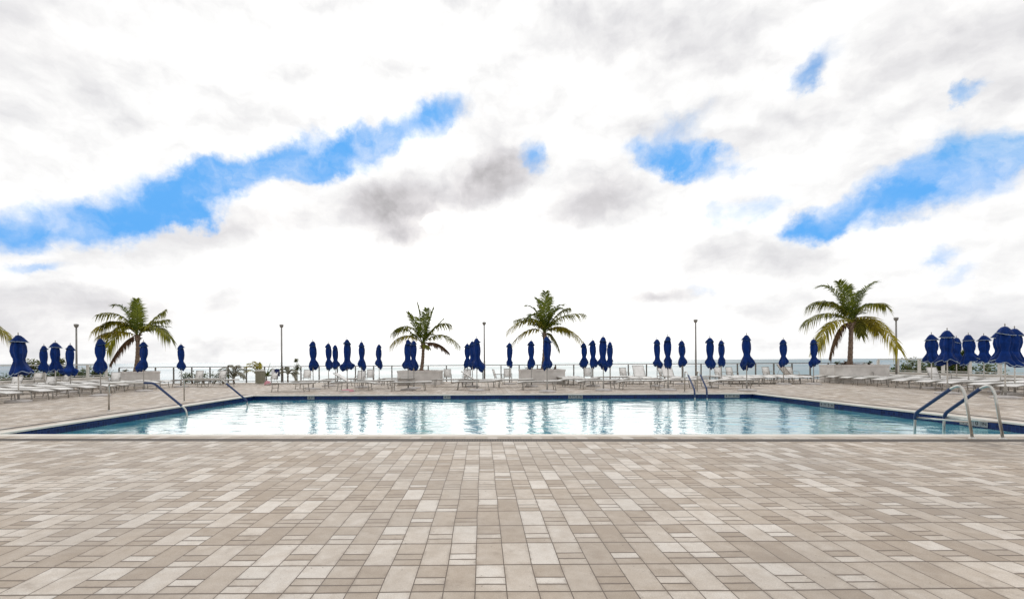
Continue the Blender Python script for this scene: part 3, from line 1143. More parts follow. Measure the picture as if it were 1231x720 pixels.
# front row, broadside to the camera
front = [(324, 'flat', 0), (400, 'low', 1), (466, 'flat', 0), (544, 'flat', 0), (622, 'flat', 0), (693, 'flat', 0), (740, 'flat', 0), (789, 'flat', 0), (853, 'flat', 0)]
for i, (px, kind, flip) in enumerate(front):
    d = 22.3 + 0.5 * (i % 2)
    x = at_depth(px, d, 460)
    if flip:
        x, rz = x + 2.1, math.pi
    else:
        rz = 0.0
    lab = ('white sun lounger with raised back, second from left in front row beyond the pool' if kind == 'low' else
           'flat white sun lounger %s from the left in front row beyond the far pool edge' % ordinal(i))
    place_lounger(kind, x, d, rz + rl.uniform(-0.04, 0.04), lab, G1)
second = [(352, 24.6, 'flat'), (428, 24.4, 'flat'), (517, 25.4, 'flat'), (552, 24.7, 'low'), (594, 24.6, 'flat'), (672, 24.6, 'flat'), (745, 24.8, 'flat'), (800, 24.6, 'flat'), (868, 24.4, 'flat')]
for i, (px, d, kind) in enumerate(second):
    x = at_depth(px, d, 455)
    rz = rl.uniform(-0.05, 0.05)
    if kind == 'low':
        x, rz = x + 2.1, rz + math.pi
    place_lounger(kind, x, d, rz, ('raised back' if kind == 'low' else 'flat') + ' white lounger %s from left in the second row beyond the pool' % ordinal(i), G1)
ends = [(684, 'flat'), (697, 'flat'), (765, 'flat'), (777, 'high'), (815, 'high'), (876, 'flat'), (889, 'flat'), (902, 'flat'), (915, 'flat'), (928, 'flat'), (946, 'flat'), (959, 'flat'), (973, 'flat')]
for i, (px, kind) in enumerate(ends):
    d = 25.9 + 0.15 * math.sin(i * 1.7)
    if 695 < px < 870:
        d = 26.4
    place_lounger(kind, at_depth(px, d, 452), d, math.pi / 2 + rl.uniform(-0.06, 0.06),
                  'white lounger %s from left of those set end on%s' % (ordinal(i), ', back raised high' if kind == 'high' else ''), G1)
for i, px in enumerate((388, 455, 712, 828)):
    place_lounger('flat', at_depth(px, 27.4, 452), 27.4, rl.uniform(-0.1, 0.1), 'flat white lounger %s from left in the sparse rear row by the railing' % ordinal(i), G1)
place_lounger('high', at_depth(931, 29.0) + 2.1, 29.0, math.pi, 'white lounger with steep raised back in shade before the open sea at right', G1)
# left block: feet toward the pool
ys = [16.6, 17.9, 19.1, 20.3, 21.5, 22.7, 23.9, 25.1, 26.3]
for i, y in enumerate(ys):
    place_lounger('flat', -16.75 - 0.035 * i * 3 + rl.uniform(-0.1, 0.1), y + rl.uniform(-0.1, 0.1), math.pi + rl.uniform(-0.08, 0.05),
                  'flat white lounger %s from the camera in the left column nearest the pool' % ordinal(i), G1)
for i, y in enumerate(ys[2:]):
    place_lounger('flat', -20.4 + rl.uniform(-0.15, 0.15), y + 0.4, math.pi + rl.uniform(-0.08, 0.08),
                  'white lounger %s from the camera in the outer left column by the parapet' % ordinal(i), G1)
for i, px in enumerate((207, 247)):
    place_lounger('flat', at_depth(px, 27.6, 455), 27.6 - 0.5 * i, rl.uniform(-0.06, 0.06), ['left', 'right'][i] + ' one of two flat loungers behind the left stair handrails', G1)
# right block
ys = [16.9, 18.1, 19.3, 20.5, 21.7, 22.9, 24.1, 25.3, 26.5, 27.7]
for i, y in enumerate(ys):
    place_lounger('flat', 19.0 + 0.08 * i + rl.uniform(-0.1, 0.1), y + rl.uniform(-0.1, 0.1), rl.uniform(-0.05, 0.08),
                  'flat white lounger %s from the camera in the right column nearest the pool' % ordinal(i), G1)
for i, y in enumerate(ys):
    place_lounger('flat', 22.6 + rl.uniform(-0.15, 0.15), y + 0.3, rl.uniform(-0.08, 0.08),
                  'white lounger %s from the camera in the outer right column by the parapet' % ordinal(i), G1)
place_lounger('high', at_depth(1090, 27.6), 28.6, -math.pi / 2 + 3.14159, 'white lounger with raised back beside the right lamp post', G1)

# ------------------------------------------------------------------ chairs


def make_chair():
    root = empty('patio_chair', (0, 0, 0))
    W = 0.29
    MB().add(*(lambda vs, fs: (vs, fs))(*_slab([(-0.26, y, 0.42 + 0.02 * (-y)) for y in (-0.24, -0.1, 0.1, 0.24)], 0.52))).build('seat', 'sling', root, True)
    MB().add(*_slab([(-0.25, 0.23, 0.45), (-0.25, 0.29, 0.62), (-0.25, 0.35, 0.78), (-0.25, 0.40, 0.93)], 0.50)).build('backrest', 'sling', root, True)
    for s in (-1, 1):
        MB().tube(bend([(s * W, -0.27, 0.0), (s * W, -0.26, 0.63), (s * W, 0.24, 0.645), (s * W, 0.33, 0.60)], 0.07), 0.017, 7).build('arm', 'aluminium', root, True)
        MB().tube([(s * W, 0.33, 0.0), (s * (W - 0.02), 0.24, 0.44), (s * (W - 0.02), 0.41, 0.94)], 0.016, 7).build('leg', 'aluminium', root, True)
    f = MB()
    f.tube([(-W + 0.02, 0.41, 0.94), (W - 0.02, 0.41, 0.94)], 0.016, 7)
    f.tube([(-W, -0.26, 0.42), (W, -0.26, 0.42)], 0.014, 6)
    f.tube([(-W, 0.24, 0.42), (W, 0.24, 0.42)], 0.014, 6)
    f.build('frame', 'aluminium', root, True)
    return root


def _slab(line, w, th=0.014):
    vs, fs = [], []
    n = len(line)
    for (x, y, z) in line:
        vs += [(x, y, z), (x + w, y, z)]
    m = len(vs)
    # thickness along the local normal
    for i, (x, y, z) in enumerate(line):
        a, b = Vector(line[max(i - 1, 0)]), Vector(line[min(i + 1, n - 1)])
        t = (b - a).normalized()
        nn = Vector((0, t.z, -t.y)) * th
        vs += [(x, y + nn.y, z + nn.z), (x + w, y + nn.y, z + nn.z)]
    for i in range(n - 1):
        a = 2 * i
        fs += [(a, a + 1, a + 3, a + 2), (m + a, m + a + 2, m + a + 3, m + a + 1), (a, a + 2, m + a + 2, m + a), (a + 1, m + a + 1, m + a + 3, a + 3)]
    fs += [(0, m, m + 1, 1), (2 * n - 2, 2 * n - 1, m + 2 * n - 1, m + 2 * n - 2)]
    return vs, fs


chairs = [
    (15, 23.4, 0.2, 'white armchair at the far left beneath the largest left umbrella'),
    (56, 23.0, 0.15, 'white armchair facing the pool left of the cone shaped umbrella'),
    (40, 26.2, 0.1, 'pale armchair by the left parapet between the first two umbrellas'),
    (74, 27.0, -0.2, 'pale armchair by the left parapet near the lamp post'),
    (138, 26.2, 0.5, 'white armchair turned sideways at the left end of the first planter'),
    (237, 29.6, 0.1, 'white armchair before the low hedge, right of the lone slim umbrella'),
    (264, 29.4, -0.1, 'white armchair at the right end of the low hedge'),
    (368, 29.8, 0.1, 'white armchair against the railing left of the row of six umbrellas'),
    (433, 25.6, 0.0, 'white armchair below the fifth umbrella of the row of six'),
    (444.5, 29.6, 0.05, 'white armchair against the railing right of the row of six centre'),
    (538, 29.0, 0.1, 'white armchair just right of the second planter'),
    (561, 28.4, -0.1, 'white armchair directly behind the trio of umbrellas'),
    (610.5, 29.0, 0.0, 'white armchair between the middle lamp post and the third planter'),
    (600, 27.6, 1.3, 'white armchair seen from its side right of the middle lamp post'),
    (706.5, 29.6, -0.1, 'white armchair below the leftmost of four umbrellas'),
    (751, 30.0, 0.1, 'white armchair right of the four umbrellas beside the third palm'),
    (799, 28.4, 0.9, 'white armchair half turned behind the trio left of the fourth lamp post'),
    (866, 29.4, 0.0, 'white armchair under the second umbrella right of the fourth lamp post'),
    (880.5, 29.2, 0.15, 'white armchair between that lamp post pair and the tall corner umbrella'),
    (924, 29.6, 0.0, 'white armchair left of the umbrella that stands before the open sea'),
    (953, 29.4, 0.1, 'white armchair right of the umbrella that stands before the open sea'),
    (1047, 26.6, 0.45, 'white armchair in front of the right planter'),
    (1130, 22.6, 0.1, 'white armchair among the loungers below the big right umbrella'),
]
ch0 = None
for px, d, rz, lab in chairs:
    if ch0 is None:
        ch0 = make_chair()
        o = ch0
    else:
        o = copy_tree(ch0)
    o.location = (at_depth(px, d, 450), d, 0)
    o.rotation_euler = (0, 0, rz)
    o.scale = (1.05, 1, 1) if px > 1000 else ((0.85, 0.9, 0.82) if px in (15, 56) else (0.82, 0.9, 0.95))
    tag(o, lab, 'chair', 'white armchairs on the pool deck')

# towels hung on a chair, pink things, bin
d = 29.4
X = at_depth(326, d, 450)
o = copy_tree(ch0)
o.location = (X, d, 0)
o.rotation_euler = (0, 0, -0.3)
tag(o, 'white armchair with dark blue towel over its back by the railing', 'chair', 'white armchairs on the pool deck')


def drape(w, h, seed, name, mat, loc, rz, label):
    """towel folded over an edge: front and back falls"""
    rnd = random.Random(seed)
    vs, fs = [], []
    nu, nv = 12, 14
    for side in (0, 1):
        for j in range(nv + 1):
            t = j / nv
            for i in range(nu + 1):
                s = i / nu - 0.5
                y = (-1 if side == 0 else 1) * (0.022 + 0.06 * t + 0.02 * math.sin(9 * s + seed + 2 * t))
                x = s * w * (1 + 0.1 * t) + 0.015 * math.sin(5 * t + seed)
                vs.append((x, y, -h * t * (1 if side == 0 else 0.7) + 0.015 * (1 - (2 * s) ** 2)))
    st = (nu + 1)
    for side in (0, 1):
        o = side * st * (nv + 1)
        for j in range(nv):
            for i in range(nu):
                a = o + j * st + i
                fs.append((a, a + 1, a + st + 1, a + st))
    o2 = st * (nv + 1)
    for i in range(nu):
        fs.append((i, i + 1, o2 + i + 1, o2 + i))
    o = MB().add(vs, fs).build(name, mat, None, True, loc)
    o.rotation_euler = (0, 0, rz)
    md = o.modifiers.new('thick', 'SOLIDIFY')
    md.thickness = 0.012
    return tag(o, label, 'towel')


cr = Matrix.Rotation(-0.3, 3, 'Z')
p = cr @ Vector((0.09, 0.41, 0.96))
drape(0.30, 0.66, 1, 'towel', 'navy_towel', (X + p.x, d + p.y, p.z + 0.01), -0.3, 'dark blue towel hanging over a chair back near the left lamp post')
p = cr @ Vector((-0.18, 0.41, 0.96))
drape(0.18, 0.48, 4, 'towel', 'white_towel', (X + p.x, d + p.y, p.z + 0.01), -0.3, 'small white towel hanging beside the dark blue towel')


def lump(w, l, h, seed, name, mat, loc, label, cat):
    vs, fs = [], []
    n, k = 18, 6
    for j in range(k + 1):
        t = j / k
        for i in range(n):
            a = 2 * math.pi * i / n
            q = 1 + 0.18 * mnoise.noise(Vector((math.cos(a) * 1.5 + seed, math.sin(a) * 1.5, t * 2)))
            r = math.cos(t * math.pi / 2) ** 0.6 * q
            z = h * math.sin(t * math.pi / 2) * (1 + 0.5 * mnoise.noise(Vector((math.cos(a) * r * 3, math.sin(a) * r * 3, seed))))
            vs.append((w / 2 * r * math.cos(a), l / 2 * r * math.sin(a), z))
    for j in range(k):
        for i in range(n):
            i2 = (i + 1) % n
            fs.append((j * n + i, j * n + i2, (j + 1) * n + i2, (j + 1) * n + i))
    fs.append(tuple(range(n - 1, -1, -1)))
    return tag(MB().add(vs, fs).build(name, mat, None, True, loc), label, cat)


g = ground(417, 470.6)
lump(0.75, 0.30, 0.10, 3, 'towel', 'pink', (g.x, g.y, 0.0), 'crumpled pink towel on the paving at the far pool edge', 'towel')
lump(0.42, 0.30, 0.26, 8, 'beach_bag', 'pink', (X + 0.05, d - 0.62, 0.0), 'soft pink beach bag on the paving beneath the hanging towels', 'bag')

d = 30.4
X = at_depth(313, d, 452)
root = empty('litter_bin', (X, d, 0), 'olive grey litter bin standing at the railing among small palms', 'litter bin')
MB().box(-0.23, 0.23, -0.22, 0.22, 0.04, 0.82).build('body', 'bin', root)
m = MB()
for k in range(6):
    x = -0.19 + 0.076 * k
    m.box(x - 0.03, x + 0.03, -0.236, -0.222, 0.08, 0.78)
m.build('slat_panel', 'bin', root)
MB().lathe([(0.345, 0.822), (0.345, 0.86), (0.28, 0.90), (0.20, 0.93)], 4).build('lid', 'bin_lid', root).rotation_euler = (0, 0, R(45))

# ------------------------------------------------------------------ planters and palms


def planter(px, d, w, l, h, rz, label, cham=0.12):
    X = at_depth(px, d, 450)
    root = empty('planter', (X, d, 0), label, 'planter', 'pale stucco planters under the palms', rz)

    def outline(o):
        a, b, c = w / 2 + o, l / 2 + o, cham
        return [(-a + c, -b), (a - c, -b), (a, -b + c), (a, b - c), (a - c, b), (-a + c, b), (-a, b - c), (-a, -b + c)]
    vs, fs = [], []
    levels = [(0.0, 0.0), (0.0, h - 0.10), (0.03, h - 0.098), (0.03, h), (-0.16, h), (-0.16, h - 0.3)]
    for (o, z) in levels:
        vs += [(x, y, z) for (x, y) in outline(o)]
    n = 8
    for i in range(len(levels) - 1):
        for k in range(n):
            k2 = (k + 1) % n
            fs.append((i * n + k, i * n + k2, (i + 1) * n + k2, (i + 1) * n + k))
    MB().add(vs, fs).build('wall', 'stucco', root)
    # mounded soil
    vs, fs = [], []
    gx, gy = 14, 14
    for j in range(gy + 1):
        for i in range(gx + 1):
            s, t = 2 * i / gx - 1, 2 * j / gy - 1
            r = max(abs(s), abs(t))
            z = h - 0.05 + 0.10 * (1 - r) + 0.03 * mnoise.noise(Vector((s * 4, t * 4, px)))
            vs.append((s * (w / 2 - 0.15) * (0.985 if r > 0.9 else 1), t * (l / 2 - 0.15), z))
    for j in range(gy):
        for i in range(gx):
            a = j * (gx + 1) + i
            fs.append((a, a + 1, a + gx + 2, a + gx + 1))
    MB().add(vs, fs).build('soil', 'soil', root, True)
    return X


def frond_mesh(P0, P1, P2, rnd, width=1.0, dead=False, nleaf=52, lw=0.066, hang=1.0):
    """feather leaf along a quadratic curve; returns MB"""
    mb = MB()
    pts = []
    for k in range(15):
        t = k / 14
        pts.append(P0 * (1 - t) ** 2 + P1 * 2 * t * (1 - t) + P2 * t * t)
    mb.tube(pts, 0.026, 5, 0.005)

    def P(t):
        return P0 * (1 - t) ** 2 + P1 * 2 * t * (1 - t) + P2 * t * t

    def T(t):
        return ((P1 - P0) * 2 * (1 - t) + (P2 - P1) * 2 * t).normalized()
    L = sum((pts[k + 1] - pts[k]).length for k in range(14))
    up = Vector((0, 0, 1))
    for k in range(nleaf):
        t = 0.13 + 0.87 * (k + rnd.uniform(-0.3, 0.3)) / nleaf
        t = min(1.0, max(0.12, t))
        tan = T(t)
        side = tan.cross(up)
        if side.length < 0.15:
            side = tan.cross(Vector((0.3, 1, 0)))
        side.normalize()
        nrm = side.cross(tan).normalized()
        prof = (math.sin(math.pi * (0.16 + 0.80 * t)) ** 0.55)
        ln = 0.33 * L * prof * width * rnd.uniform(0.82, 1.12)
        ln = min(ln, 0.80)
        for s in (-1, 1):
            if rnd.random() < 0.04:
                continue
            fwd = 0.55 + 0.9 * t * t + rnd.uniform(-0.1, 0.1)
            dirv = (side * s + tan * fwd + nrm * (0.28 if not dead else -0.3)).normalized()
            drp = (0.55 + 0.60 * t) * rnd.uniform(0.5, 1.6) * (1.6 if dead else 1.0) * hang
            b = P(t)
            q1 = b + dirv * ln * 0.45 - up * (0.12 * drp * ln)
            q2 = b + dirv * ln * 0.92 - up * (0.62 * drp * ln)
            wv = tan * (lw * 0.5)
            wv = (wv - dirv * wv.dot(dirv))
            if wv.length < 1e-4:
                continue
            wv = wv.normalized() * lw * 0.5 * rnd.uniform(0.8, 1.2)
            mb.add([b - wv * 0.5, b + wv * 0.5, q1 + wv, q1 - wv, q2], [(0, 1, 2, 3), (3, 2, 4)])
    return mb


def palm(px, d, ybase, ycrown, xcrown, zbase, fronds, label, seed, sc=1.0, extra=6, r0=0.17, r1=0.11, hang=None):
    """fronds: tips and control points as photo-pixel offsets from the crown (dx right, dy up) turned to metres"""
    rnd = random.Random(seed)
    k = d / F
    X0 = at_depth(px, d, ybase)
    Xc = at_depth(xcrown, d, ycrown)
    zc = height(xcrown, ycrown, d)
    root = empty('palm_tree', (X0, d, zbase), label, 'palm tree', 'coconut palms in planters')
    cx, cz = Xc - X0, zc - zbase
    pts = []
    for i in range(13):
        t = i / 12
        pts.append((cx * t + 0.05 * math.sin(t * 3.0) * (1 if cx >= 0 else -1), 0.03 * math.sin(4 * t), -0.12 + (cz + 0.12) * t))

    def rad(t):
        ring = 0.006 * math.sin(t * 60)
        return r0 * (1.35 - 0.35 * min(1, t * 6)) * (1 - t) + r1 * t + (0.05 * max(0, (t - 0.8) / 0.2)) + ring
    tr = MB()
    P = [Vector(p) for p in pts]
    fine = []
    for i in range(49):
        u = i / 48 * 12
        a = min(11, int(u))
        fine.append(P[a].lerp(P[a + 1], u - a))
    tr.tube(fine, rad, 12)
    tr.build('trunk', 'trunk', root, True)
    # fibre and old leaf bases at the crown
    fb = MB()
    for i in range(16):
        a = rnd.uniform(0, 6.28)
        z = rnd.uniform(-0.38, 0.02)
        b = Vector((cx + 0.10 * math.cos(a), 0.10 * math.sin(a), cz + z))
        e = b + Vector((math.cos(a) * 0.16, math.sin(a) * 0.16, rnd.uniform(-0.02, 0.16)))
        fb.tube([b, b.lerp(e, 0.5) + Vector((0, 0, 0.02)), e], 0.035, 5, 0.015)
    fb.build('leaf_bases', 'palm_dead', root, True)
    nf = 0
    c = Vector((cx, 0, cz))
    for (kx, ky, tx, ty, kind) in fronds:
        dep = rnd.uniform(-0.9, 0.9)
        P1 = c + Vector((kx * k, dep * 0.5, ky * k)) 
        P2 = c + Vector((tx * k * 0.98, dep, ty * k * 0.98))
        mat = {'g': 'palm_leaf', 'y': 'palm_yellow', 'd': 'palm_dead', 'u': 'palm_young'}[kind]
        f = frond_mesh(c + Vector((0, 0, -0.03)), P1, P2, rnd, 1.12 if kind != 'd' else 0.42, kind == 'd', 44 if kind == 'u' else 58, 0.058 if kind == 'u' else 0.066, 0.55 if kind == 'u' else 1.25)
        o = f.build('frond', mat, root)
        if kind == 'd':
            tag(o, 'brown hanging dead frond')
        nf += 1
    for i in range(max(2, extra - 3)):
        a = i * 2.4 + rnd.uniform(0, 1)
        ln = rnd.uniform(1.5, 2.2) * sc
        e = rnd.uniform(0.5, 1.2)
        dr = Vector((math.cos(a) * 0.55, math.sin(a), 0))
        P1 = c + dr * (ln * 0.45 * math.cos(e)) + Vector((0, 0, ln * 0.6 * math.sin(e)))
        P2 = c + dr * (ln * math.cos(e) * 1.2) + Vector((0, 0, ln * (math.sin(e) * 0.85 - 0.25)))
        frond_mesh(c, P1, P2, rnd, 0.9, False, 38).build('frond', 'palm_young', root)
    return root


DP = 29.0
planter(168.5, DP, 1.95, 1.95, 0.90, R(38), 'pale stucco planter under the left palm', 0.25)
planter(506, DP, 2.55, 2.2, 0.84, R(0), 'pale stucco planter under the second palm', 0.04)
planter(650.5, DP, 2.62, 2.2, 0.86, R(0), 'pale stucco planter under the third palm', 0.04)
planter(1025.5, 27.5, 2.75, 2.3, 1.04, R(-12), 'wide pale stucco planter under the right palm', 0.28)

palm(163, DP, 446, 403, 165.5, 0.86, [
    (-20, 34, -48, -20 + 2, 'g'), (-14, 30, -46, 6, 'y'), (-22, 26, -37, 10, 'g'), (-12, 34, -38, 24, 'g'), (-14, 40, -24, 36, 'u'),
    (-2, 34, -4, 44, 'u'), (6, 26, 10, 42, 'u'), (12, 20, 24, 33, 'g'), (22, 24, 48, -5, 'g'), (10, 14, 40, 10, 'u'),
    (-24, 10, -42, -2, 'y'), (-16, -2, -32, -36, 'd'), (-6, 30, -14, 40, 'g'), (16, 18, 34, 20, 'g')],
    'bushy palm in the left planter with one dead frond hanging left', 1, 1.0, 5, 0.14, 0.10)
palm(506, DP, 445, 413, 508.5, 0.80, [
    (-14, 34, -38, 3 + 10, 'g'), (-20, 20, -39, -2, 'y'), (-10, 24, -16, 37, 'u'), (-2, 30, -7, 50, 'u'), (2, 30, 4, 44, 'u'),
    (8, 26, 14, 44, 'u'), (14, 30, 33, 24, 'g'), (20, 22, 44, -2, 'g'), (18, 6, 32, -12, 'd'), (6, 10, 26, 30, 'u'), (-22, 26, -33, 16, 'g'),
    (4, -2, 9, -6, 'g')],
    'smaller sparse palm in the second planter, short trunk', 2, 0.9, 4, 0.12, 0.085)
palm(652.5, DP, 444, 400, 654.5, 0.82, [
    (-16, 30, -46, 2, 'y'), (-12, 24, -38, 14, 'g'), (-18, 14, -40, -14, 'y'), (-8, 34, -22, 34, 'u'), (-4, 34, -10, 44, 'u'), (0, 34, 0, 48, 'u'),
    (4, 34, 8, 45, 'u'), (10, 34, 26, 36, 'u'), (14, 24, 46, 22, 'g'), (20, 18, 48, -12, 'y'), (18, 14, 34, 2, 'g'), (8, 2, 18, -22, 'g'),
    (12, 32, 20, 28, 'u'), (-12, 30, -20, 18, 'u'), (16, 28, 30, 30, 'g')],
    'dense upright palm in the third planter behind a closed umbrella', 3, 1.0, 7, 0.13, 0.10)
palm(1021.5, 27.5, 438, 388, 1022.5, 0.98, [
    (-30, 14, -54, -30, 'y'), (-28, 24, -54, -1, 'g'), (-20, 40, -42, 22, 'g'), (-14, 50, -32, 46, 'u'), (-8, 42, -16, 50, 'u'),
    (-2, 36, 1, 46, 'u'), (10, 40, 29, 50, 'u'), (24, 34, 50, 20, 'g'), (30, 26, 74, -33, 'y'), (14, 14, 22, -16, 'g'),
    (-17, 4, -27, -44, 'd'), (-16, 36, -30, 22, 'g'), (24, 14, 46, -12, 'y'), (6, 32, 16, 40, 'u')],
    'tallest palm, in the right planter, its long frond crossing a lamp post', 4, 1.1, 6, 0.135, 0.105)
planter(-48, 25.5, 1.95, 1.95, 0.9, R(20), 'pale stucco planter outside the left picture edge', 0.2)
palm(-48, 25.5, 447, 396, -47, 0.86, [
    (20, 14, 50, -38, 'g'), (24, 26, 50, -14, 'y'), (14, 40, 44, 16, 'g'), (-20, 30, -48, -6, 'g'), (-14, 40, -36, 24, 'u'), (2, 36, 4, 48, 'u'), (10, 36, 20, 44, 'u')],
    'palm cut off by the left picture edge, only frond tips showing', 5, 1.0, 3, 0.15, 0.10)

# ------------------------------------------------------------------ small palms and shrubs


def clump(px, d, zt, fronds, mat, label, seed, z0=0.0, cat='plant'):
    rnd = random.Random(seed)
    X = at_depth(px, d, 445)
    root = empty('palm_clump', (X, d, z0), label, cat)
    k = d / F
    st = MB()
    for i in range(4):
        st.tube([(rnd.uniform(-0.06, 0.06), rnd.uniform(-0.06, 0.06), 0), (rnd.uniform(-0.05, 0.05), rnd.uniform(-0.05, 0.05), zt)], 0.03, 6, 0.02)
    st.build('stem', 'branch', root)
    c = Vector((0, 0, zt))
    for (kx, ky, tx, ty) in fronds:
        dep = rnd.uniform(-0.3, 0.3)
        frond_mesh(c, c + Vector((kx * k, dep * 0.5, ky * k)), c + Vector((tx * k, dep, ty * k)), rnd, 0.95, False, 26, 0.05).build('frond', mat, root)
    return root


clump(311, 31.0, 0.42, [(-4, 18, -16, 12), (-2, 20, -14, 16), (-1, 20, -8, 19), (2, 12, 0, 18), (-8, 14, -17, 6)], 'palm_yellow', 'bright green arching young palm behind the litter bin', 21)
clump(320, 31.2, 0.35, [(2, 10, 4, 18), (4, 8, 10, 12), (-2, 8, -6, 10), (2, 6, 9, 4)], 'palm_young', 'small dark green palm sprout right of the litter bin', 22)
clump(281, 30.6, 0.25, [(-6, 20, -17, 8), (-4, 22, -16, 12), (0, 24, -8, 16), (3, 24, 8, 15), (6, 20, 15, 10), (7, 18, 16, 2), (-8, 14, -18, 0), (4, 16, 12, 4), (-3, 18, -12, 2), (2, 20, 4, 14)],
      'frond_grey', 'grey arching palm clump left of the litter bin', 23)  # glare on the fronds is put into their colour as grey-green
clump(346, 31.2, 0.55, [(-4, 14, -12, 4), (-6, 10, -16, -4), (0, 14, -4, 8), (5, 12, 14, 2), (6, 8, 12, -8), (2, 8, 8, 6)], 'frond_grey', 'grey drooping palm clump at the foot of the lamp post', 24)


def shrub(X, d, zb, h, w, n, leaf, mat, label, seed, group=None, name='shrub', dpt=None, shape=1.0):
    """stems with many leaf faces in uneven clumps"""
    rnd = random.Random(seed)
    root = empty(name, (X, d, zb), label, 'shrub', group)
    st = MB()
    mb = MB()
    nb = max(5, int(n / 55))
    dpt = dpt or w * 0.8
    for b in range(nb):
        a = rnd.uniform(0, 6.28)
        rr = math.sqrt(rnd.random())
        tip = Vector((w / 2 * rr * math.cos(a), dpt / 2 * rr * math.sin(a), h - min(h * 0.75, 1.6) * (rnd.random() ** 1.3) * (0.35 + 0.65 * rr)))
        st.tube([(0.15 * tip.x, 0.15 * tip.y, 0), tip * 0.5 + Vector((0, 0, 0.1 * h)), tip], 0.03, 5, 0.008)
        cr = rnd.uniform(0.16, 0.30) * min(w, 1.6) * shape
        for q in range(int(n / nb)):
            g = Vector((rnd.gauss(0, 1), rnd.gauss(0, 1), rnd.gauss(0, 0.8))) * (cr * 0.55)
            p = tip + g - Vector((0, 0, cr * 0.35))
            if p.z < 0.02:
                continue
            az, el = rnd.uniform(0, 6.28), rnd.uniform(-0.5, 0.9)
            dv = Vector((math.cos(az) * math.cos(el), math.sin(az) * math.cos(el), math.sin(el)))
            sv = dv.cross(Vector((rnd.uniform(-.4, .4), rnd.uniform(-.4, .4), 1))).normalized()
            l = leaf * rnd.uniform(0.7, 1.3)
            mb.add([p - dv * l * 0.5, p + sv * l * 0.32, p + dv * l * 0.5, p - sv * l * 0.32], [(0, 1, 2, 3)])
    st.build('stems', 'branch', root)
    mb.build('foliage', mat, root)
    return root


GS = 'shrubs growing beyond the deck edge'
# right: beyond the parapet
right_shrubs = [(1058, 34.5, 0.70, 1.5), (1070, 33.6, 0.75, 1.4), (1087, 32.5, 1.0, 1.7), (1101, 31.5, 1.25, 1.6), (1116, 30.6, 1.15, 1.6), (1130, 30.0, 1.25, 1.5), (1144, 29.4, 1.2, 1.5), (1157, 28.8, 1.85, 1.0), (1168, 28.6, 1.0, 1.5), (1184, 28.0, 0.9, 1.6)]
for i, (px, d, zt, w) in enumerate(right_shrubs):
    X = max(at_depth(px, d, 440), 27.9)
    shrub(X, d, -4.1, 4.1 + zt, w, 900, 0.16, 'shrub_leaf' if i % 3 else 'shrub_pale', 'leafy green shrub %s from left beyond the right parapet' % ordinal(i), 40 + i, GS)
left_shrubs = [(6, 28.5, 0.75, 1.6), (22, 28.8, 0.95, 1.5), (36, 29.2, 1.70, 0.9), (48, 29.4, 0.8, 1.5), (64, 29.8, 0.9, 1.5), (73, 30.0, 1.68, 0.8), (84, 30.4, 0.9, 1.5), (100, 31.2, 1.0, 1.6), (116, 32.2, 0.85, 1.5), (130, 33.4, 0.75, 1.4)]
for i, (px, d, zt, w) in enumerate(left_shrubs):
    X = min(at_depth(px, d, 440), -26.4)
    shrub(X, d, -4.1, 4.1 + zt, w, 800, 0.16, 'shrub_pale' if i in (2, 5) else 'shrub_leaf', 'leafy green shrub %s from left beyond the left parapet' % ordinal(i), 70 + i, GS)
for i, px in enumerate((221, 233, 245, 257, 268)):
    shrub(at_depth(px, 31.3, 450), 31.3, 0.0, 0.72, 0.95, 340, 0.11, 'shrub_leaf', 'low dark green hedge shrub %s from left before the railing' % ordinal(i), 90 + i, 'low hedge shrubs before the railing')
shrub(at_depth(349, 32.0, 440), 33.2, -4.1, 5.75, 0.55, 420, 0.13, 'shrub_pale', 'small round green treetop just right of the second lamp post', 99, None, 'shrub', 0.5, 1.2)
# little plants in the planters
tufts = [(154, DP, 0.88, 'frond_grey'), (496, DP, 0.82, 'palm_dead'), (636, DP, 0.84, 'palm_dead'), (666, DP, 0.84, 'palm_dead'), (1003, 27.2, 1.02, 'shrub_leaf'), (1012, 27.2, 1.02, 'palm_dead'), (1041, 27.2, 1.02, 'shrub_leaf')]
tl = ['dry tuft in the left planter', 'dry brown tuft in the second planter', 'dry brown tuft left of the trunk in the third planter', 'dry brown tuft right of the trunk in the third planter',
      'green tuft at the left rim of the right planter', 'dry brown tuft beside the dead frond in the right planter', 'green tuft right of the trunk in the right planter']
for i, (px, d, z, mt) in enumerate(tufts):
    shrub(at_depth(px, d, 440), d - 0.2, z - 0.05, 0.24, 0.34, 70, 0.10, mt, tl[i], 120 + i, None, 'planter_tuft', 0.3)

# ------------------------------------------------------------------ world: Nishita blue with procedural clouds, and the sun
SUN_EL, SUN_AZ = R(17.0), math.atan2(512 - VX, F)        # azimuth from +Y toward +X


def dirpix(px, py):
    u = (px - VX) - ROLL * (py - VY)
    v = -((py - VY) + ROLL * (px - VX))
    return math.atan2(u, F), math.atan2(v, math.hypot(F, u))


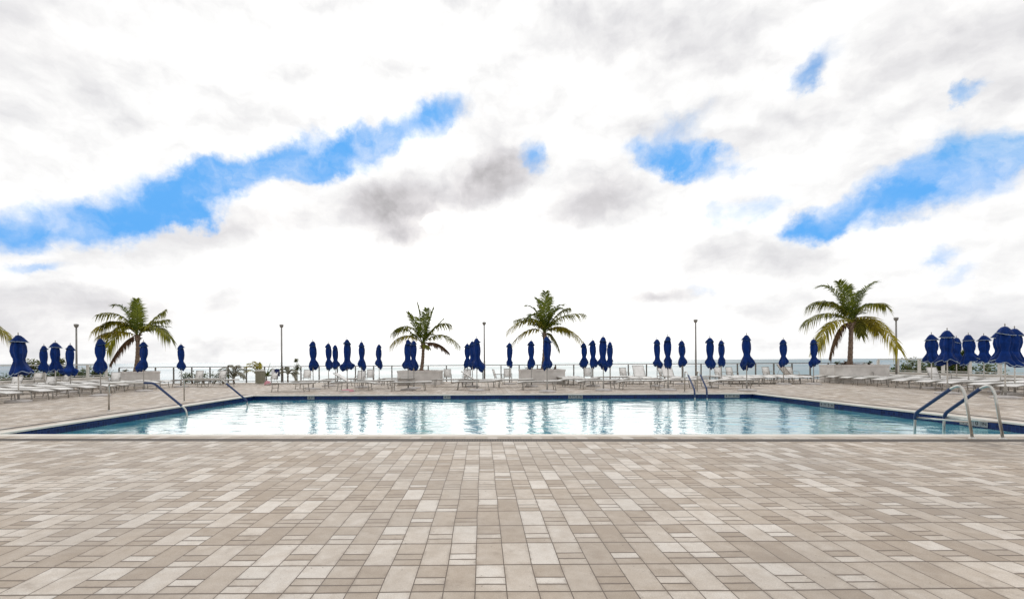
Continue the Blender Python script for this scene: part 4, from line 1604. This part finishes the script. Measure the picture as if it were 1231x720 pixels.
world = bpy.data.worlds.new('World')
scene.world = world
world.use_nodes = True
wt = world.node_tree
wt.nodes.clear()
N = NT(wt)
wout = N.n('ShaderNodeOutputWorld')
bg = N.n('ShaderNodeBackground')
bg.inputs['Strength'].default_value = 0.1
wt.links.new(bg.outputs[0], wout.inputs[0])
sky = N.n('ShaderNodeTexSky', sky_type='NISHITA')
sky.sun_disc = False
sky.sun_elevation = SUN_EL
sky.sun_rotation = SUN_AZ
sky.air_density = 1.0
sky.dust_density = 0.1
sky.ozone_density = 2.5
tc = N.n('ShaderNodeTexCoord').outputs['Generated']
dx, dy, dz = N.sep(tc)
az = N.math('ARCTAN2', dx, dy)
el = N.math('ARCTAN2', dz, N.math('SQRT', N.math('ADD', N.math('MULTIPLY', dx, dx), N.math('MULTIPLY', dy, dy))))
ang = N.xyz(az, el, 0.0)
# cloud-plane coordinates: bands shrink toward the horizon
den = N.math('ADD', N.math('MAXIMUM', dz, 0.0), 0.16)
pl = N.xyz(N.math('DIVIDE', dx, den), N.math('DIVIDE', dy, den), 0.0)
wrp1 = N.vmath('SUBTRACT', N.noise(ang, 5.0, 7, 0.62, col=True), (0.5, 0.5, 0.5))
wrp2 = N.vmath('SUBTRACT', N.noise(ang, 15.0, 6, 0.65, col=True), (0.5, 0.5, 0.5))
wp = N.vmath('ADD', ang, N.vmath('ADD', N.vmath('MULTIPLY', wrp1, (0.20, 0.15, 0)), N.vmath('MULTIPLY', wrp2, (0.05, 0.04, 0))))
ws = N.vmath('ADD', ang, N.vmath('ADD', N.vmath('MULTIPLY', wrp1, (0.11, 0.09, 0)), N.vmath('MULTIPLY', wrp2, (0.035, 0.03, 0))))


def blob(vec, px, py, rx, ry, rot, soft=0.0):
    """soft ellipse in sky directions: centre and semi-axes given in photo pixels, rot in degrees (positive = right end up)"""
    c = dirpix(px, py)
    a = R(rot)
    e1 = dirpix(px + rx * math.cos(a), py - rx * math.sin(a))
    e2 = dirpix(px - ry * math.sin(a), py - ry * math.cos(a))
    l1 = math.hypot(e1[0] - c[0], e1[1] - c[1])
    l2 = math.hypot(e2[0] - c[0], e2[1] - c[1])
    mp = N.n('ShaderNodeMapping', vector_type='TEXTURE')
    N.put(mp.inputs['Vector'], vec)
    mp.inputs['Location'].default_value = (c[0], c[1], 0)
    mp.inputs['Rotation'].default_value = (0, 0, math.atan2(e1[1] - c[1], e1[0] - c[0]))
    mp.inputs['Scale'].default_value = (l1, l2, 1)
    return N.rng(N.vmath('LENGTH', mp.outputs[0]), 1.0, soft)


def total(items, vec, soft=0.0):
    acc = None
    for (px, py, rx, ry, rot, w) in items:
        s_ = N.math('MULTIPLY', blob(vec, px, py, rx, ry, rot, soft), w)
        acc = s_ if acc is None else N.math('ADD', acc, s_)
    return acc


gaps = total([
    (60, 268, 137, 46, 5, 1.0), (190, 246, 148, 61, 12, 1.15), (215, 262, 53, 26, 0, 0.8), (300, 218, 116, 46, 16, 1.35), (395, 186, 106, 51, 12, 1.05), (445, 165, 63, 38, 10, 1.2),
    (515, 150, 84, 40, 20, 0.95), (30, 322, 106, 17, 3, 0.5), (375, 208, 74, 26, 10, 0.6),
    (990, 276, 80, 29, 16, 1.2), (1075, 245, 112, 46, 20, 1.2), (1160, 200, 116, 74, 22, 1.05), (1225, 165, 63, 44, 10, 0.8), (1200, 190, 63, 38, 20, 0.8),
    (848, 195, 63, 40, -22, 1.25), (800, 180, 80, 29, 0, 0.75), (815, 150, 69, 40, 10, 0.5), (1163, 106, 40, 22, 5, 0.95), (970, 108, 48, 29, 35, 0.6), (1000, 80, 74, 35, 40, 0.4),
    (636, 184, 33, 40, -25, 0.75), (1130, 310, 63, 22, 5, 0.42), (900, 260, 74, 38, 10, 0.5), (1180, 235, 63, 22, 15, 0.35), (830, 346, 31, 15, 10, 0.4), (1150, 335, 74, 17, 5, 0.35),
], wp, 0.0)
greys = total([
    (470, 252, 80, 66, 15, 0.52), (560, 228, 103, 55, 20, 0.30), (605, 205, 80, 57, 30, 0.28), (500, 290, 80, 29, 8, 0.24), (350, 262, 149, 52, 10, 0.19), (260, 280, 103, 41, 8, 0.11),
    (722, 232, 114, 64, 8, 0.27), (680, 260, 92, 41, 0, 0.13), (785, 357, 80, 18, 8, 0.30), (850, 312, 149, 39, 12, 0.15), (960, 320, 149, 34, 10, 0.09),
    (20, 40, 218, 172, 0, 0.14), (800, 50, 368, 103, -8, 0.13), (1150, 40, 252, 161, -10, 0.15), (1000, 130, 184, 46, 35, 0.09),
    (110, 370, 345, 52, 4, 0.22), (40, 412, 264, 29, 0, 0.14), (270, 405, 172, 29, 4, 0.11), (930, 380, 379, 69, 4, 0.11), (1160, 395, 229, 52, 0, 0.10), (600, 140, 138, 57, 20, 0.11),
    (150, 300, 138, 29, 8, 0.08), (640, 60, 184, 103, 0, 0.06),
], ws)
# brighter billows inside the band of blue, sun-lit rims
billow = N.noise(N.vmath('ADD', ang, N.vmath('MULTIPLY', wrp1, (0.08, 0.06, 0))), 11.0, 8, 0.58)
streak = N.noise(N.vmath('MULTIPLY', pl, (0.55, 1.0, 1.0)), 1.1, 7, 0.6)
gn = N.math('ADD', gaps, N.math('MULTIPLY', N.math('SUBTRACT', billow, 0.47), 1.7))
clear = N.math('MULTIPLY', N.rng(gn, -0.05, 1.15), 0.96)
clear = N.math('MULTIPLY', clear, N.rng(gaps, 0.05, 0.4))
glow = blob(ang, 560, 360, 680, 230, 0, 0.0)
spot = blob(ws, 517, 266, 16, 13, 0)
g2 = N.math('MINIMUM', N.math('MULTIPLY', greys, N.rng(billow, 0.28, 0.70, 1.3, 0.7)), 0.62)
# lit tops and shaded undersides: the cloud thickness compared with the thickness a little higher up
cv = N.vmath('MULTIPLY', N.vmath('ADD', ang, N.vmath('MULTIPLY', wrp1, (0.14, 0.08, 0))), (0.62, 1.0, 1.0))
c0 = N.noise(cv, 6.5, 8, 0.56)
c1 = N.noise(N.vmath('ADD', cv, (-0.006, 0.030, 0.0)), 6.5, 8, 0.56)
relief = N.math('SUBTRACT', c0, c1)
lum = N.math('ADD', 0.885, N.math('MULTIPLY', N.math('SUBTRACT', streak, 0.5), 0.36))
lum = N.math('ADD', lum, N.math('MULTIPLY', N.math('SUBTRACT', c0, 0.5), -0.30))
lum = N.math('ADD', lum, N.math('MULTIPLY', relief, 1.25))
lum = N.math('ADD', lum, N.math('MULTIPLY', blob(ang, 430, 90, 520, 170, 6), 0.10))
lum = N.math('ADD', lum, N.math('MULTIPLY', glow, 0.36))
lum = N.math('ADD', lum, N.math('MULTIPLY', blob(ws, 1225, 432, 110, 26, 6, 0.5), 0.14))
lum = N.math('MULTIPLY', lum, N.math('SUBTRACT', 1.0, g2))
lum = N.math('ADD', lum, N.math('MULTIPLY', spot, 0.8))
lum = N.math('MAXIMUM', lum, 0.25)
warm = N.mix(N.rng(greys, 0.02, 0.45), col(1.0, 0.995, 0.99), col(1.0, 0.968, 0.955))
CLOUD = 10.0
warm = N.mix(1.0, warm, N.mix(N.rng(lum, 0.62, 0.92), col(0.965, 0.965, 1.0), col(1, 1, 1)), 'MULTIPLY')
cl = N.mix(1.0, warm, N.xyz(*[N.math('MULTIPLY', lum, CLOUD)] * 3), 'MULTIPLY')
hs = N.n('ShaderNodeHueSaturation')
hs.inputs['Saturation'].default_value = 1.3
hs.inputs['Value'].default_value = 1.65
hs.inputs['Hue'].default_value = 0.5
N.put(hs.inputs['Color'], sky.outputs[0])
skyc = N.vmath('MINIMUM', hs.outputs[0], (0.85, 3.75, 8.4))
veil = N.rng(N.noise(N.vmath('ADD', ang, N.vmath('MULTIPLY', wrp1, (0.2, 0.1, 0))), 6.5, 7, 0.60), 0.40, 0.76, 0.0, 0.85)
skyc = N.mix(veil, skyc, col(7.8, 8.3, 9.2))
haze_lo = N.rng(el, 0.0, 0.10, 1.0, 0.0)
final = N.mix(clear, cl, skyc)
below = N.rng(dz, -0.02, 0.0)
final = N.mix(below, col(4.0, 4.2, 4.3), final)
N.put(bg.inputs['Color'], final)
world.cycles.sampling_method = 'MANUAL'
world.cycles.sample_map_resolution = 1024

sd = bpy.data.lights.new('sun', 'SUN')
sd.energy = 0.85
sd.angle = R(65)
sd.color = (1.0, 0.95, 0.88)
so = bpy.data.objects.new('sun', sd)
C.objects.link(so)
sdir = Vector((math.sin(SUN_AZ) * math.cos(SUN_EL), math.cos(SUN_AZ) * math.cos(SUN_EL), math.sin(SUN_EL)))
so.rotation_mode = 'QUATERNION'
so.rotation_quaternion = sdir.to_track_quat('Z', 'Y')
so.location = sdir * 60 + Vector((0, 0, 0))

# ------------------------------------------------------------------ view
vs_ = scene.view_settings
vs_.view_transform = 'Standard'
vs_.look = 'None'
vs_.exposure = 0.17
vs_.gamma = 1.0
vs_.use_curve_mapping = False
scene.render.engine = 'CYCLES'
scene.cycles.max_bounces = 6
scene.cycles.transparent_max_bounces = 4
scene.cycles.caustics_reflective = False
scene.cycles.caustics_refractive = False
